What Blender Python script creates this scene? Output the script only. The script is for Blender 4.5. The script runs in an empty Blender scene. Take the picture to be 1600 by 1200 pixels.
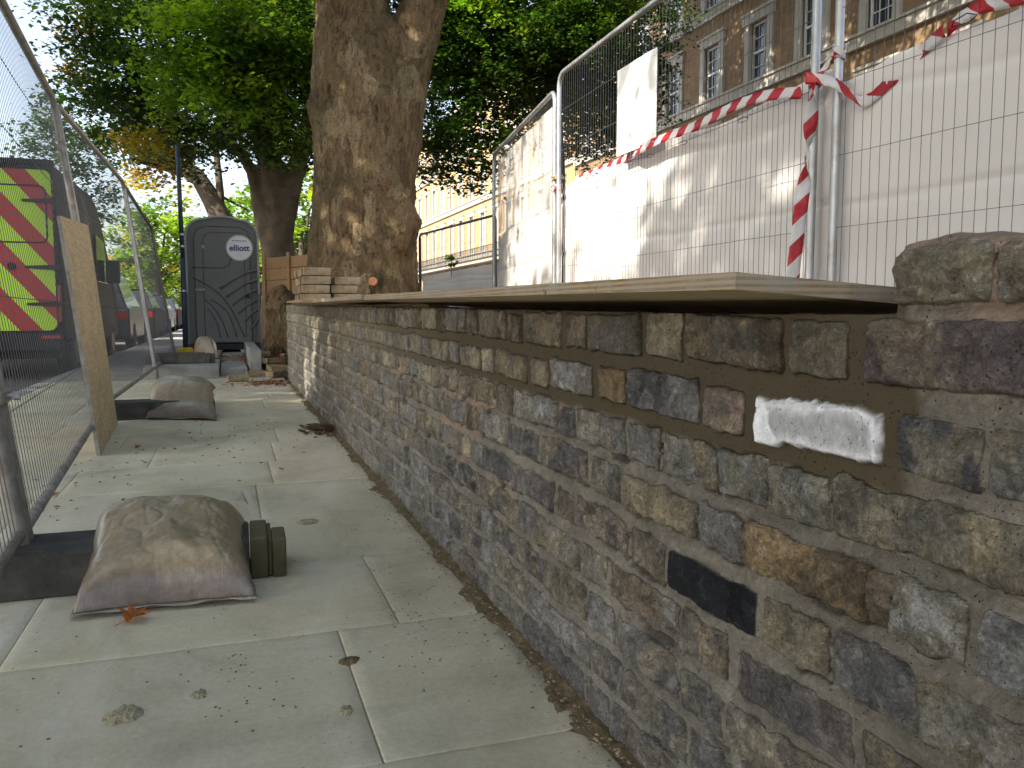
import bpy, bmesh, math, random
import numpy as np
from mathutils import Vector, Matrix
random.seed(7)
RNG = np.random.default_rng(7)
# ---------------------------------------------------------------- camera
S = bpy.context.scene
PSI = math.radians(18.98); THE = math.radians(4.99); CF = 1294.0; CH = 0.75
cd = bpy.data.cameras.new("camera"); cam = bpy.data.objects.new("camera", cd)
S.collection.objects.link(cam); S.camera = cam
cam.location = (0, 0, CH); cam.rotation_euler = (math.pi/2-THE, 0, -PSI)
cd.sensor_width = 36; cd.lens = CF/1600*36; cd.clip_start = 0.02; cd.clip_end = 600
# ---------------------------------------------------------------- world, sun, exposure
SUN_EL = math.radians(36); SUN_H = Vector((-0.93, -0.37, 0)).normalized()
W_ = bpy.data.worlds.new("World"); S.world = W_; W_.use_nodes = True
wn = W_.node_tree; bg = wn.nodes["Background"]
sky = wn.nodes.new("ShaderNodeTexSky"); sky.sky_type = 'NISHITA'; sky.sun_disc = False
sky.sun_elevation = SUN_EL; sky.sun_rotation = math.atan2(SUN_H.x, SUN_H.y)
sky.air_density = 1.0; sky.dust_density = 2.5; sky.ozone_density = 1.0
hs = wn.nodes.new('ShaderNodeHueSaturation'); hs.inputs['Saturation'].default_value = .66
wn.links.new(sky.outputs[0], hs.inputs['Color']); wn.links.new(hs.outputs[0], bg.inputs[0]); bg.inputs[1].default_value = 0.13
sl = bpy.data.lights.new("sun", 'SUN'); sl.energy = 4.2; sl.angle = math.radians(0.55); sl.color = (1, .91, .78)
so = bpy.data.objects.new("sun", sl); S.collection.objects.link(so)
sd = Vector((SUN_H.x*math.cos(SUN_EL), SUN_H.y*math.cos(SUN_EL), math.sin(SUN_EL)))
so.rotation_euler = sd.to_track_quat('Z', 'Y').to_euler(); so.location = sd*30
S.view_settings.view_transform = 'Standard'; S.view_settings.look = 'None'
S.view_settings.exposure = 1.65; S.view_settings.gamma = 1
S.render.engine = 'CYCLES'
# ---------------------------------------------------------------- measuring helpers (picture -> place)
def ray(px, py):
    dx = (px-800)/CF; dy = (600-py)/CF
    fh = math.cos(THE)+dy*math.sin(THE); up = -math.sin(THE)+dy*math.cos(THE)
    return Vector((dx*math.cos(PSI)+fh*math.sin(PSI), fh*math.cos(PSI)-dx*math.sin(PSI), up)), fh
def PF(px, py, F):
    d, fh = ray(px, py); p = d*(F/fh); p.z += CH; return p
def G(px, py, z=0.0):
    d, fh = ray(px, py); p = d*((z-CH)/d.z); p.z += CH; return p
def WX(px, py, X):
    d, fh = ray(px, py); p = d*(X/d.x); p.z += CH; return p
# ---------------------------------------------------------------- noise
def hsh(i, j, s):
    n = (i.astype(np.int64)*374761393 + j.astype(np.int64)*668265263 + s*974711) & 0xffffffff
    n = ((n ^ (n >> 13))*1274126177) & 0xffffffff
    return ((n ^ (n >> 16)) & 0xffff)/65535.0
def vn(x, y, s=0):
    xi = np.floor(x); yi = np.floor(y); fx = x-xi; fy = y-yi
    fx = fx*fx*(3-2*fx); fy = fy*fy*(3-2*fy)
    a = hsh(xi, yi, s); b = hsh(xi+1, yi, s); c = hsh(xi, yi+1, s); d = hsh(xi+1, yi+1, s)
    return (a*(1-fx)+b*fx)*(1-fy)+(c*(1-fx)+d*fx)*fy
def fbm(x, y, sc, s=0, o=4):
    r = 0; a = .5; t = 0
    for k in range(o):
        r = r+a*vn(x/sc, y/sc, s+k*17); t += a; a *= .5; sc /= 2.03
    return r/t
def ss(a, b, x):
    t = np.clip((x-a)/(b-a), 0, 1); return t*t*(3-2*t)
# ---------------------------------------------------------------- object helpers
def link(o, parent=None):
    S.collection.objects.link(o)
    if parent is not None: o.parent = parent
    return o
def tag(o, label=None, cat=None, group=None, kind=None):
    if label: o["label"] = label
    if cat: o["category"] = cat
    if group: o["group"] = group
    if kind: o["kind"] = kind
    return o
def empty(name, loc=(0, 0, 0), rz=0):
    o = bpy.data.objects.new(name, None); o.location = loc; o.rotation_euler = (0, 0, rz); o.empty_display_size = .1
    return link(o)
def dup(root, loc=None, rz=None, **kw):
    r = root.copy(); link(r)
    if loc is not None: r.location = loc
    if rz is not None: r.rotation_euler = (0, 0, rz)
    for ch in list(root.children):
        c = ch.copy(); link(c, r)
        for g in list(ch.children):
            d = g.copy(); link(d, c)
    tag(r, **kw); return r
class MB:
    def __init__(s): s.v = []; s.f = []; s.mi = []; s.cur = 0
    def add(s, vs, fs):
        b = len(s.v); s.v += [tuple(v) for v in vs]; s.f += [tuple(b+i for i in f) for f in fs]; s.mi += [s.cur]*len(fs)
    def box(s, x0, x1, y0, y1, z0, z1, M=None):
        vs = [Vector(p) for p in ((x0,y0,z0),(x1,y0,z0),(x1,y1,z0),(x0,y1,z0),(x0,y0,z1),(x1,y0,z1),(x1,y1,z1),(x0,y1,z1))]
        if M is not None: vs = [M @ v for v in vs]
        s.add(vs, [(0,3,2,1),(4,5,6,7),(0,1,5,4),(1,2,6,5),(2,3,7,6),(3,0,4,7)])
    def tube(s, pts, rad, n=8, cap=True):
        pts = [Vector(p) for p in pts]
        if not hasattr(rad, '__len__'): rad = [rad]*len(pts)
        vs = []; up = None
        for i, p in enumerate(pts):
            t = (pts[min(i+1, len(pts)-1)]-pts[max(i-1, 0)]).normalized()
            if up is None:
                up = Vector((0, 0, 1)) if abs(t.z) < .9 else Vector((0, 1, 0))
            a = t.cross(up).normalized(); b = a.cross(t).normalized(); up = b
            for k in range(n):
                an = 2*math.pi*(k+.5)/n; vs.append(p+(a*math.cos(an)+b*math.sin(an))*rad[i])
        fs = []
        for i in range(len(pts)-1):
            for k in range(n):
                fs.append((i*n+k, i*n+(k+1) % n, (i+1)*n+(k+1) % n, (i+1)*n+k))
        if cap: fs.append(tuple(range(n-1, -1, -1))); fs.append(tuple((len(pts)-1)*n+k for k in range(n)))
        s.add(vs, fs)
    def prism(s, poly, x0, x1, ax='X', M=None):   # poly of 2D points swept along an axis
        n = len(poly)
        def mk(a, b, c): return {'X': (c, a, b), 'Y': (a, c, b), 'Z': (a, b, c)}[ax]
        vs = [Vector(mk(a, b, x0)) for a, b in poly]+[Vector(mk(a, b, x1)) for a, b in poly]
        if M is not None: vs = [M @ v for v in vs]
        fs = [tuple(range(n-1, -1, -1)), tuple(range(n, 2*n))]
        fs += [(i, (i+1) % n, n+(i+1) % n, n+i) for i in range(n)]
        s.add(vs, fs)
    def build(s, name, mat, parent=None, smooth=False, bevel=0, seg=2, sub=0):
        me = bpy.data.meshes.new(name); me.from_pydata([tuple(v) for v in s.v], [], s.f)
        mats = mat if isinstance(mat, (list, tuple)) else [mat]
        for m in mats: me.materials.append(m)
        if len(mats) > 1: me.polygons.foreach_set("material_index", s.mi)
        bm = bmesh.new(); bm.from_mesh(me); bmesh.ops.recalc_face_normals(bm, faces=bm.faces); bm.to_mesh(me); bm.free()
        if smooth: me.polygons.foreach_set("use_smooth", [True]*len(me.polygons))
        o = link(bpy.data.objects.new(name, me), parent)
        if bevel:
            b = o.modifiers.new("b", 'BEVEL'); b.width = bevel; b.segments = seg; b.limit_method = 'ANGLE'; b.angle_limit = .6; b.harden_normals = False
        if sub:
            b = o.modifiers.new("s", 'SUBSURF'); b.levels = sub; b.render_levels = sub
        return o
def grid_mesh(name, P, mat, parent=None, smooth=True, col=None, uv=None, flip=False):
    """P: (m,n,3) array"""
    m, n = P.shape[:2]; me = bpy.data.meshes.new(name)
    idx = np.arange(m*n).reshape(m, n)
    q = np.stack([idx[:-1, :-1], idx[1:, :-1], idx[1:, 1:], idx[:-1, 1:]], -1).reshape(-1, 4)
    if flip: q = q[:, ::-1]
    np_mesh(me, P.reshape(-1, 3), q)
    me.materials.append(mat)
    if smooth: me.polygons.foreach_set("use_smooth", np.ones(len(q), bool))
    if col is not None:
        a = me.color_attributes.new("Col", 'FLOAT_COLOR', 'POINT'); a.data.foreach_set("color", col.reshape(-1).astype(np.float32))
    if uv is not None:
        u = me.uv_layers.new(name="UV"); u.data.foreach_set("uv", uv.reshape(-1, 2)[q.reshape(-1)].reshape(-1).astype(np.float32))
    return link(bpy.data.objects.new(name, me), parent)
def np_mesh(me, V, Q):
    V = np.asarray(V, np.float32); Q = np.asarray(Q, np.int32); k = Q.shape[1]
    me.vertices.add(len(V)); me.vertices.foreach_set("co", V.reshape(-1))
    me.loops.add(Q.size); me.loops.foreach_set("vertex_index", Q.reshape(-1))
    me.polygons.add(len(Q)); me.polygons.foreach_set("loop_start", np.arange(0, Q.size, k, dtype=np.int32))
    me.update(calc_edges=True); me.validate()
# ---------------------------------------------------------------- materials
class NT:
    def __init__(s, name, rough=.8, metal=0, spec=.3):
        s.m = bpy.data.materials.new(name); s.m.use_nodes = True; s.t = s.m.node_tree
        s.b = s.t.nodes["Principled BSDF"]; s.b.inputs["Roughness"].default_value = rough
        s.b.inputs["Metallic"].default_value = metal; s.b.inputs["Specular IOR Level"].default_value = spec
        s.co = s.t.nodes.new("ShaderNodeTexCoord").outputs["Object"]
    def n(s, ty, **kw):
        x = s.t.nodes.new(ty)
        for k, v in kw.items(): setattr(x, k, v)
        return x
    def l(s, a, b): s.t.links.new(a, b)
    def put(s, sock, v):
        if isinstance(v, bpy.types.NodeSocket): s.l(v, sock)
        elif v is not None:
            if hasattr(v, '__len__') and len(v) == 3 and sock.type == 'RGBA': v = tuple(v)+(1,)
            sock.default_value = v
    def mapv(s, sc, rot=(0, 0, 0), vec=None):
        x = s.n("ShaderNodeMapping"); s.l(vec or s.co, x.inputs[0]); x.inputs["Scale"].default_value = sc; x.inputs["Rotation"].default_value = rot
        return x.outputs[0]
    def noise(s, sc, det=4, r=.55, vec=None, dist=0):
        x = s.n("ShaderNodeTexNoise"); s.l(vec or s.co, x.inputs["Vector"]); x.inputs["Scale"].default_value = sc
        x.inputs["Detail"].default_value = det; x.inputs["Roughness"].default_value = r; x.inputs["Distortion"].default_value = dist
        return x.outputs["Fac"]
    def voro(s, sc, vec=None, feat='F1', out="Distance"):
        x = s.n("ShaderNodeTexVoronoi"); x.feature = feat; s.l(vec or s.co, x.inputs["Vector"]); x.inputs["Scale"].default_value = sc
        return x.outputs[out]
    def ramp(s, f, stops):
        x = s.n("ShaderNodeValToRGB"); s.l(f, x.inputs[0]); e = x.color_ramp.elements
        while len(e) < len(stops): e.new(.5)
        for i, (p, c) in enumerate(stops):
            e[i].position = p; e[i].color = (c, c, c, 1) if not hasattr(c, '__len__') else tuple(c)+(1,)
        return x.outputs[0]
    def mix(s, f, a, b, ty='MIX'):
        x = s.n("ShaderNodeMix"); x.data_type = 'RGBA'; x.blend_type = ty
        s.put(x.inputs[0], f); s.put(x.inputs[6], a); s.put(x.inputs[7], b); return x.outputs[2]
    def math(s, op, a, b=None, clamp=False):
        x = s.n("ShaderNodeMath"); x.operation = op; x.use_clamp = clamp
        s.put(x.inputs[0], a)
        if b is not None: s.put(x.inputs[1], b)
        return x.outputs[0]
    def attr(s, name, out="Color"):
        x = s.n("ShaderNodeAttribute"); x.attribute_name = name; return x.outputs[out]
    def bump(s, h, st=.5, d=.01, prev=None):
        x = s.n("ShaderNodeBump"); s.l(h, x.inputs["Height"]); x.inputs["Strength"].default_value = st; x.inputs["Distance"].default_value = d
        if prev is not None: s.l(prev, x.inputs["Normal"])
        s.l(x.outputs[0], s.b.inputs["Normal"]); return x.outputs[0]
    def col(s, v): s.put(s.b.inputs["Base Color"], v)
def simple(name, c, rough=.8, metal=0, var=.25, sc=6, bmp=.15, bs=60, spec=.3, dirt=None, dsc=3):
    a = NT(name, rough, metal, spec); c = Vector(c)
    f = a.noise(sc, 6, .6)
    r = a.ramp(f, [(.3, tuple(c*(1-var))), (.7, tuple(c*(1+var)))])
    if dirt: r = a.mix(a.ramp(a.noise(dsc, 8, .7), [(.48, 0), (.72, 1)]), r, dirt)
    a.col(r)
    if bmp: a.bump(a.noise(bs, 5, .6), bmp, .01)
    return a.m
M = {}
M['galv'] = simple('galvanised_steel', (.42, .43, .44), .42, .75, .18, 9, .08, 120, .5, dirt=(.3, .27, .22), dsc=5)
M['galvdirty'] = simple('dirty_steel', (.28, .26, .23), .6, .45, .25, 14, .2, 90, .4, dirt=(.14, .11, .08), dsc=12)
M['wire'] = simple('fence_wire', (.11, .11, .115), .5, .55, .2, 20, 0)
M['darksteel'] = simple('dark_steel', (.05, .052, .06), .5, .5, .3, 12, .1, 80)
M['rust'] = simple('rusty_clamp', (.35, .26, .13), .6, .5, .4, 40, .2, 90)
M['black'] = simple('black_plastic', (.018, .018, .02), .5, 0, .3, 10, .1, 60)
M['rubber'] = simple('rubber_block', (.055, .053, .05), .85, 0, .35, 14, .35, 90, dirt=(.13, .12, .1), dsc=5)
M['yellowcap'] = simple('mossy_yellow_plastic', (.12, .105, .055), .8, 0, .5, 9, .3, 60, dirt=(.045, .04, .03), dsc=9)
M['red'] = simple('red_plastic', (.5, .02, .03), .4, 0, .1, 5, 0)
M['white'] = simple('white_paint', (.78, .78, .76), .6, 0, .06, 3, .05, 30)
M['concrete'] = simple('concrete', (.3, .3, .28), .9, 0, .25, 7, .4, 50, dirt=(.2, .17, .13), dsc=4)
M['soil'] = simple('soil', (.1, .075, .05), .95, 0, .5, 5, 1, 16, dirt=(.17, .14, .09), dsc=2)
M['asphalt'] = simple('asphalt', (.14, .138, .13), .9, 0, .2, 40, .5, 200)
M['kerb'] = simple('granite_kerb', (.3, .3, .3), .85, 0, .2, 30, .3, 80)
M['glass'] = simple('window_glass', (.03, .035, .045), .08, 0, .1, 2, 0, spec=.9)
M['tyre'] = simple('tyre', (.02, .02, .02), .8, 0, .2, 20, .2, 60)
M['vanpaint'] = simple('dark_van_paint', (.014, .015, .018), .6, 0, .15, 3, 0, spec=.12)
M['carpaint'] = simple('grey_car_paint', (.06, .065, .07), .25, .3, .1, 3, 0, spec=.6)
M['bluepaint'] = simple('blue_car_paint', (.05, .09, .2), .25, .3, .1, 3, 0, spec=.6)
M['stone'] = simple('pale_stone_trim', (.36, .34, .3), .85, 0, .12, 3, .2, 30)
M['sash'] = simple('sash_paint', (.6, .62, .62), .5, 0, .06, 5, 0)
M['slate'] = simple('roof_slate', (.1, .1, .11), .8, 0, .25, 3, .3, 12)
M['bluepole'] = simple('blue_grey_pole', (.05, .065, .1), .5, .3, .25, 8, .1, 60)
M['yellow'] = simple('yellow_foot', (.5, .33, .03), .7, 0, .25, 12, .1, 60)
def ply_mat(name, c, edge=False):
    a = NT(name, .75); v = a.mapv((1.5, 14, 14) if not edge else (2, 2, 1))
    f = a.noise(4, 8, .65, a.mapv((14, 1.2, 14)), .8); c = Vector(c)
    r = a.ramp(f, [(.25, tuple(c*.62)), (.55, tuple(c)), (.8, tuple(c*1.25))])
    r = a.mix(a.ramp(a.noise(5, 8, .7), [(.5, 0), (.75, .65)]), r, tuple(c*.5))
    r = a.mix(a.ramp(a.noise(26, 3, .6), [(.68, 0), (.74, .8)]), r, (.05, .03, .02))
    a.col(r); a.bump(f, .3, .004); return a.m
M['ply'] = ply_mat('plywood_face', (.58, .44, .26))
M['hoard'] = ply_mat('hoarding_timber', (.35, .21, .11))
def ply_edge():
    a = NT('plywood_edge', .85)
    v = a.noise(3.2, 3, .5, a.mapv((.6, .6, 1)))
    x = a.n("ShaderNodeSeparateXYZ"); a.l(a.co, x.inputs[0])
    w = a.math('ADD', a.math('MULTIPLY', x.outputs[2], 1/.0036), a.math('MULTIPLY', v, .5))
    fr = a.math('FRACT', a.math('MULTIPLY', w, .5))
    r = a.ramp(fr, [(.42, (.42, .31, .18)), (.5, (.2, .13, .07)), (.92, (.24, .16, .09)), (1, (.42, .31, .18))])
    r = a.mix(a.ramp(a.noise(9, 8, .75), [(.36, 0), (.62, .85)]), r, (.33, .3, .25)); r = a.mix(a.ramp(a.noise(24, 4, .7), [(.66, 0), (.7, .85)]), r, (.06, .04, .03))
    a.col(r); a.bump(fr, .5, .003); return a.m
M['plyedge'] = ply_edge()
def wall_mat():
    a = NT('stock_brick', .95, 0, .15); c = a.attr("Col"); al = a.attr("Col", "Alpha")
    wq = a.math('ADD', a.math('MULTIPLY', al, 1.3), .16, True)
    r = a.mix(wq, c, a.ramp(a.noise(75, 12, .82), [(.3, .25), (.43, .78), (.55, 1.08), (.7, 2.1)]), 'MULTIPLY')
    r = a.mix(wq, r, a.ramp(a.noise(16, 9, .72, None, .5), [(.3, .5), (.5, 1), (.7, 1.4)]), 'MULTIPLY')
    r = a.mix(wq, r, a.ramp(a.noise(260, 6, .8), [(.36, .72), (.5, 1), (.62, 1.3)]), 'MULTIPLY')
    bl = a.math('MULTIPLY', a.ramp(a.noise(30, 12, .85, None, .8), [(.56, 0), (.66, .6)]), al)
    r = a.mix(bl, r, (.42, .4, .35))
    so_ = a.math('MULTIPLY', a.ramp(a.noise(22, 12, .82, a.mapv((1, 1, 1.7)), .4), [(.56, 0), (.66, .75)]), al)
    r = a.mix(so_, r, (.035, .034, .036))
    pit = a.ramp(a.voro(170), [(.08, 1), (.2, 0)])
    pm = a.math('MULTIPLY', pit, a.ramp(a.noise(26, 5, .7), [(.47, 0), (.56, 1)]))
    p2 = a.math('MULTIPLY', a.ramp(a.voro(48), [(.06, 1), (.13, 0)]), a.ramp(a.noise(13, 4), [(.52, 0), (.6, 1)]))
    pm = a.math('MAXIMUM', pm, a.math('MULTIPLY', p2, al))
    r = a.mix(a.math('MULTIPLY', pm, .85), r, (.02, .018, .015))
    a.col(r)
    sl_ = a.ramp(a.noise(24, 10, .75, a.mapv((1, 1.0, 1.6)), 1.2), [(.47, 0), (.5, .5), (.53, .5), (.56, 1)])   # flaked layers
    h = a.math('MULTIPLY', wq, a.math('ADD', a.noise(150, 10, .8), a.math('MULTIPLY', a.noise(45, 10, .75, None, .4), 2.2)))
    h = a.math('ADD', h, a.math('MULTIPLY', a.math('MULTIPLY', sl_, al), .9))
    h = a.math('SUBTRACT', h, a.math('MULTIPLY', pm, 1.1))
    a.bump(h, 1.0, .0055); return a.m
M['wall'] = wall_mat()
def slab_mat():
    a = NT('sandstone_paving', .75, 0, .25); c = a.attr("Col")
    r = a.mix(1, c, a.ramp(a.noise(1.6, 8, .62, None, .7), [(.28, .66), (.5, 1), (.75, 1.16)]), 'MULTIPLY')
    r = a.mix(1, r, a.ramp(a.noise(70, 5, .7), [(.3, .86), (.7, 1.1)]), 'MULTIPLY')
    st = a.ramp(a.noise(2.6, 10, .75, a.mapv((1, .55, 1)), .7), [(.5, 0), (.7, .5)])
    r = a.mix(st, r, (.24, .215, .14))
    r = a.mix(a.ramp(a.noise(1.1, 9, .7, None, 1.2), [(.47, 0), (.66, .6)]), r, (.43, .37, .235))
    r = a.mix(a.ramp(a.noise(1.7, 9, .72, a.mapv((1.3, .5, 1), (0, 0, .5)), 1.0), [(.52, 0), (.66, .5)]), r, (.6, .58, .5))
    st2 = a.ramp(a.noise(7, 10, .8), [(.6, 0), (.72, .7)])
    r = a.mix(st2, r, (.15, .14, .12))
    streak = a.ramp(a.noise(2.2, 7, .7, a.mapv((.5, 4, 1), (0, 0, .35))), [(.6, 0), (.72, .45)])
    r = a.mix(streak, r, (.42, .42, .39))
    sp = a.math('MULTIPLY', a.ramp(a.voro(55), [(.06, 1), (.12, 0)]), a.ramp(a.noise(4, 4), [(.5, 0), (.62, 1)]))
    r = a.mix(a.math('MULTIPLY', sp, .7), r, (.07, .06, .045))
    a.col(r); a.put(a.b.inputs["Roughness"], a.ramp(a.noise(3, 6), [(.3, .6), (.7, .9)]))
    n1 = a.bump(a.noise(9, 7, .6), .25, .01); a.bump(a.noise(160, 5, .7), .2, .002, n1); return a.m
M['slab'] = slab_mat()
def bark_mat(name, warm=1):
    a = NT(name, .92); v = a.mapv((1, 1, .5))
    wob = a.n("ShaderNodeTexNoise"); a.l(v, wob.inputs["Vector"]); wob.inputs["Scale"].default_value = 5; wob.inputs["Detail"].default_value = 6
    ad = a.n("ShaderNodeVectorMath"); ad.operation = 'MULTIPLY_ADD'; a.l(wob.outputs["Color"], ad.inputs[0]); ad.inputs[1].default_value = (.3, .3, .3); a.l(v, ad.inputs[2])
    cell = a.voro(5.5, ad.outputs[0], 'F1', 'Color'); sx = a.n("ShaderNodeSeparateColor"); a.l(cell, sx.inputs[0])
    r = a.ramp(sx.outputs[0], [(.1, (.19, .14, .09)), (.4, (.26, .195, .13)), (.6, (.31, .23, .15)), (.78, (.24, .21, .13)), (.95, (.42, .35, .25))])
    f = a.noise(4, 12, .75, v, .8)
    r = a.mix(a.ramp(f, [(.42, 0), (.58, .5)]), r, (.22, .165, .11))
    r = a.mix(a.ramp(a.noise(1.2, 6, .65), [(.48, 0), (.62, .6)]), r, (.125, .12, .06))
    fis = a.ramp(a.noise(20, 12, .8, a.mapv((1, 1, .28)), .9), [(.38, .2), (.46, .9), (.62, 1.3)])
    r = a.mix(1, r, fis, 'MULTIPLY')
    r = a.mix(1, r, a.ramp(a.noise(70, 6, .8), [(.35, .5), (.6, 1.25)]), 'MULTIPLY'); r = a.mix(1, r, (1.04, .93, .76), 'MULTIPLY')
    r = a.mix(a.ramp(a.noise(2.6, 10, .75, a.mapv((1, 1, .6)), .8), [(.54, 0), (.6, .6)]), r, (.07, .05, .032)); a.col(r)
    ed = a.ramp(a.voro(5.5, ad.outputs[0], 'DISTANCE_TO_EDGE'), [(0, 0), (.06, 1)])
    n0 = a.bump(sx.outputs[1], .35, .03); n1 = a.bump(fis, .8, .03, n0); a.bump(a.noise(14, 12, .8, v, .5), 1.0, .05, n1); return a.m
M['bark'] = bark_mat('plane_bark')
M['barkd'] = simple('brown_bark', (.13, .1, .07), .95, 0, .45, 3, .9, 9)
M['bark2'] = simple('dark_bark', (.07, .055, .04), .95, 0, .4, 5, .9, 12)
def leaf_mat():
    a = NT('leaves', .5, 0, .4); c = a.attr("Col"); a.col(c)
    tr = a.n("ShaderNodeBsdfTranslucent"); g = a.mix(1, c, (1.9, 2.2, .7), 'MULTIPLY'); a.l(g, tr.inputs[0])
    mx = a.n("ShaderNodeMixShader"); mx.inputs[0].default_value = .45
    a.l(a.b.outputs[0], mx.inputs[1]); a.l(tr.outputs[0], mx.inputs[2])
    a.l(mx.outputs[0], a.t.nodes["Material Output"].inputs[0]); return a.m
M['leaf'] = leaf_mat()
def sheet_mat(name, alpha=1.0):
    a = NT(name, .55, 0, .35)
    r = a.ramp(a.noise(1.1, 4, .5), [(.3, (.74, .71, .68)), (.7, (.82, .79, .76))])
    r = a.mix(a.ramp(a.noise(60, 3, .6), [(.74, 0), (.77, .5)]), r, (.3, .27, .22))
    a.col(r)
    tr = a.n("ShaderNodeBsdfTranslucent"); tr.inputs[0].default_value = (.8, .76, .72, 1)
    mx = a.n("ShaderNodeMixShader"); mx.inputs[0].default_value = .25
    a.l(a.b.outputs[0], mx.inputs[1]); a.l(tr.outputs[0], mx.inputs[2]); out = mx.outputs[0]
    if alpha < 1:
        tp = a.n("ShaderNodeBsdfTransparent"); m2 = a.n("ShaderNodeMixShader")
        a.put(m2.inputs[0], a.ramp(a.noise(3, 5, .6, a.mapv((1, 1, .12))), [(.4, alpha-.3), (.6, min(1, alpha+.35))]))
        a.l(tp.outputs[0], m2.inputs[1]); a.l(out, m2.inputs[2]); out = m2.outputs[0]
    a.l(out, a.t.nodes["Material Output"].inputs[0])
    a.bump(a.noise(2.5, 4, .5, a.mapv((1, 1, .5))), .3, .05); return a.m
M['sheet'] = sheet_mat('white_sheeting'); M['film'] = sheet_mat('clear_film', .45)
def tape_mat():
    a = NT('barrier_tape', .35, 0, .5)
    u = a.t.nodes["Texture Coordinate"].outputs["UV"]; x = a.n("ShaderNodeSeparateXYZ"); a.l(u, x.inputs[0])
    k = a.math('FRACT', a.math('ADD', a.math('MULTIPLY', x.outputs[0], 5.2), a.math('MULTIPLY', x.outputs[1], .35)))
    r = a.ramp(k, [(.49, (.5, .025, .035)), (.51, (.72, .7, .69))]); a.col(r)
    tr = a.n("ShaderNodeBsdfTranslucent"); a.l(r, tr.inputs[0]); mx = a.n("ShaderNodeMixShader"); mx.inputs[0].default_value = .35
    a.l(a.b.outputs[0], mx.inputs[1]); a.l(tr.outputs[0], mx.inputs[2]); a.l(mx.outputs[0], a.t.nodes["Material Output"].inputs[0])
    return a.m
M['tape'] = tape_mat()
def bag_mat():
    a = NT('sand_filled_plastic', .42, 0, .45)
    x = a.n("ShaderNodeSeparateXYZ"); a.l(a.co, x.inputs[0])
    f = a.noise(5, 9, .6)
    sand = a.ramp(f, [(.3, (.2, .155, .095)), (.5, (.245, .195, .12)), (.72, (.3, .245, .16))])
    damp = a.ramp(f, [(.3, (.14, .112, .098)), (.7, (.21, .172, .15))])
    k = a.ramp(a.math('ADD', x.outputs[2], a.math('MULTIPLY', a.noise(7, 4), .09)), [(.11, 1), (.16, 0)])
    r = a.mix(k, sand, damp)
    w = a.ramp(a.noise(7, 9, .75, a.mapv((2.2, 1, .8)), 1.6), [(.62, 0), (.68, .45)])
    r = a.mix(a.math('MULTIPLY', w, k), r, (.34, .3, .27)); r = a.mix(1, r, a.ramp(a.noise(45, 9, .8), [(.3, .65), (.7, 1.3)]), 'MULTIPLY'); r = a.mix(a.ramp(a.noise(11, 9, .75), [(.6, 0), (.72, .5)]), r, (.3, .27, .2)); a.col(r)
    a.b.inputs["Coat Weight"].default_value = .5; a.b.inputs["Coat Roughness"].default_value = .22
    n1 = a.bump(a.noise(6, 6, .55, a.mapv((2, 1, .8)), 1.8), .35, .012); a.bump(a.noise(300, 2), .12, .001, n1); return a.m
M['bag'] = bag_mat()
M['film2'] = simple('clear_bag_edge', (.3, .27, .22), .25, 0, .15, 20, .3, 30, spec=.6)
def brickwall_mat(name, c1, c2, mo, sc=1):
    a = NT(name, .9); v = a.n("ShaderNodeCombineXYZ"); x = a.n("ShaderNodeSeparateXYZ"); a.l(a.co, x.inputs[0])
    a.l(a.math('ADD', x.outputs[0], x.outputs[1]), v.inputs[0]); a.l(x.outputs[2], v.inputs[1])
    b = a.n("ShaderNodeTexBrick"); a.l(v.outputs[0], b.inputs["Vector"]); b.inputs["Scale"].default_value = 1
    b.inputs["Brick Width"].default_value = .225*sc; b.inputs["Row Height"].default_value = .075*sc; b.inputs["Mortar Size"].default_value = .008*sc
    a.put(b.inputs["Color1"], c1); a.put(b.inputs["Color2"], c2); a.put(b.inputs["Mortar"], mo)
    r = a.mix(1, b.outputs[0], a.ramp(a.noise(1.2, 8, .65), [(.3, .75), (.7, 1.2)]), 'MULTIPLY'); a.col(r); return a.m
M['fbrick'] = brickwall_mat('facade_brick', (.25, .155, .075), (.18, .112, .055), (.2, .155, .11))
M['fbrick2'] = brickwall_mat('facade_stock_brick', (.42, .265, .11), (.34, .21, .09), (.36, .28, .18))
M['lbrick'] = simple('reclaimed_brick', (.3, .225, .13), .9, 0, .4, 14, .6, 60, dirt=(.3, .28, .24), dsc=14)
# ---------------------------------------------------------------- SETTING: ground, road, paving
PX0, PX1 = -1.75, .60
m = MB(); m.box(-200, -1.88, -60, 300, -.5, -.11); tag(m.build('road', M['asphalt']), kind='structure')
m = MB(); m.box(-1.9, -1.752, -30, 120, -.45, .004); tag(m.build('kerb', M['kerb'], bevel=.012), kind='structure')
m = MB(); m.box(-1.752, .72, -8, 9.9, -.4, -.028); m.box(-1.752, .9, 9.9, 120, -.4, -.026); tag(m.build('pavement_bed', M['soil']), kind='structure')
m = MB()
m.box(.86, 60, -30, 11.2, -.4, .72); m.box(.9, 60, 11.2, 200, -.4, .12)
tag(m.build('garden_ground', M['soil']), kind='structure')
Xg, Yg = np.meshgrid(np.linspace(.9, 2.6, 70), np.linspace(-1, 9, 260), indexing='ij')
tag(grid_mesh('earth_bank', np.stack([Xg, Yg, .69+.06*fbm(Xg, Yg, .5, 71, 5)-.05*ss(1.1, .9, Xg)*0-.04*(Yg < .9)], -1), M['soil'], flip=False), kind='structure')
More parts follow.
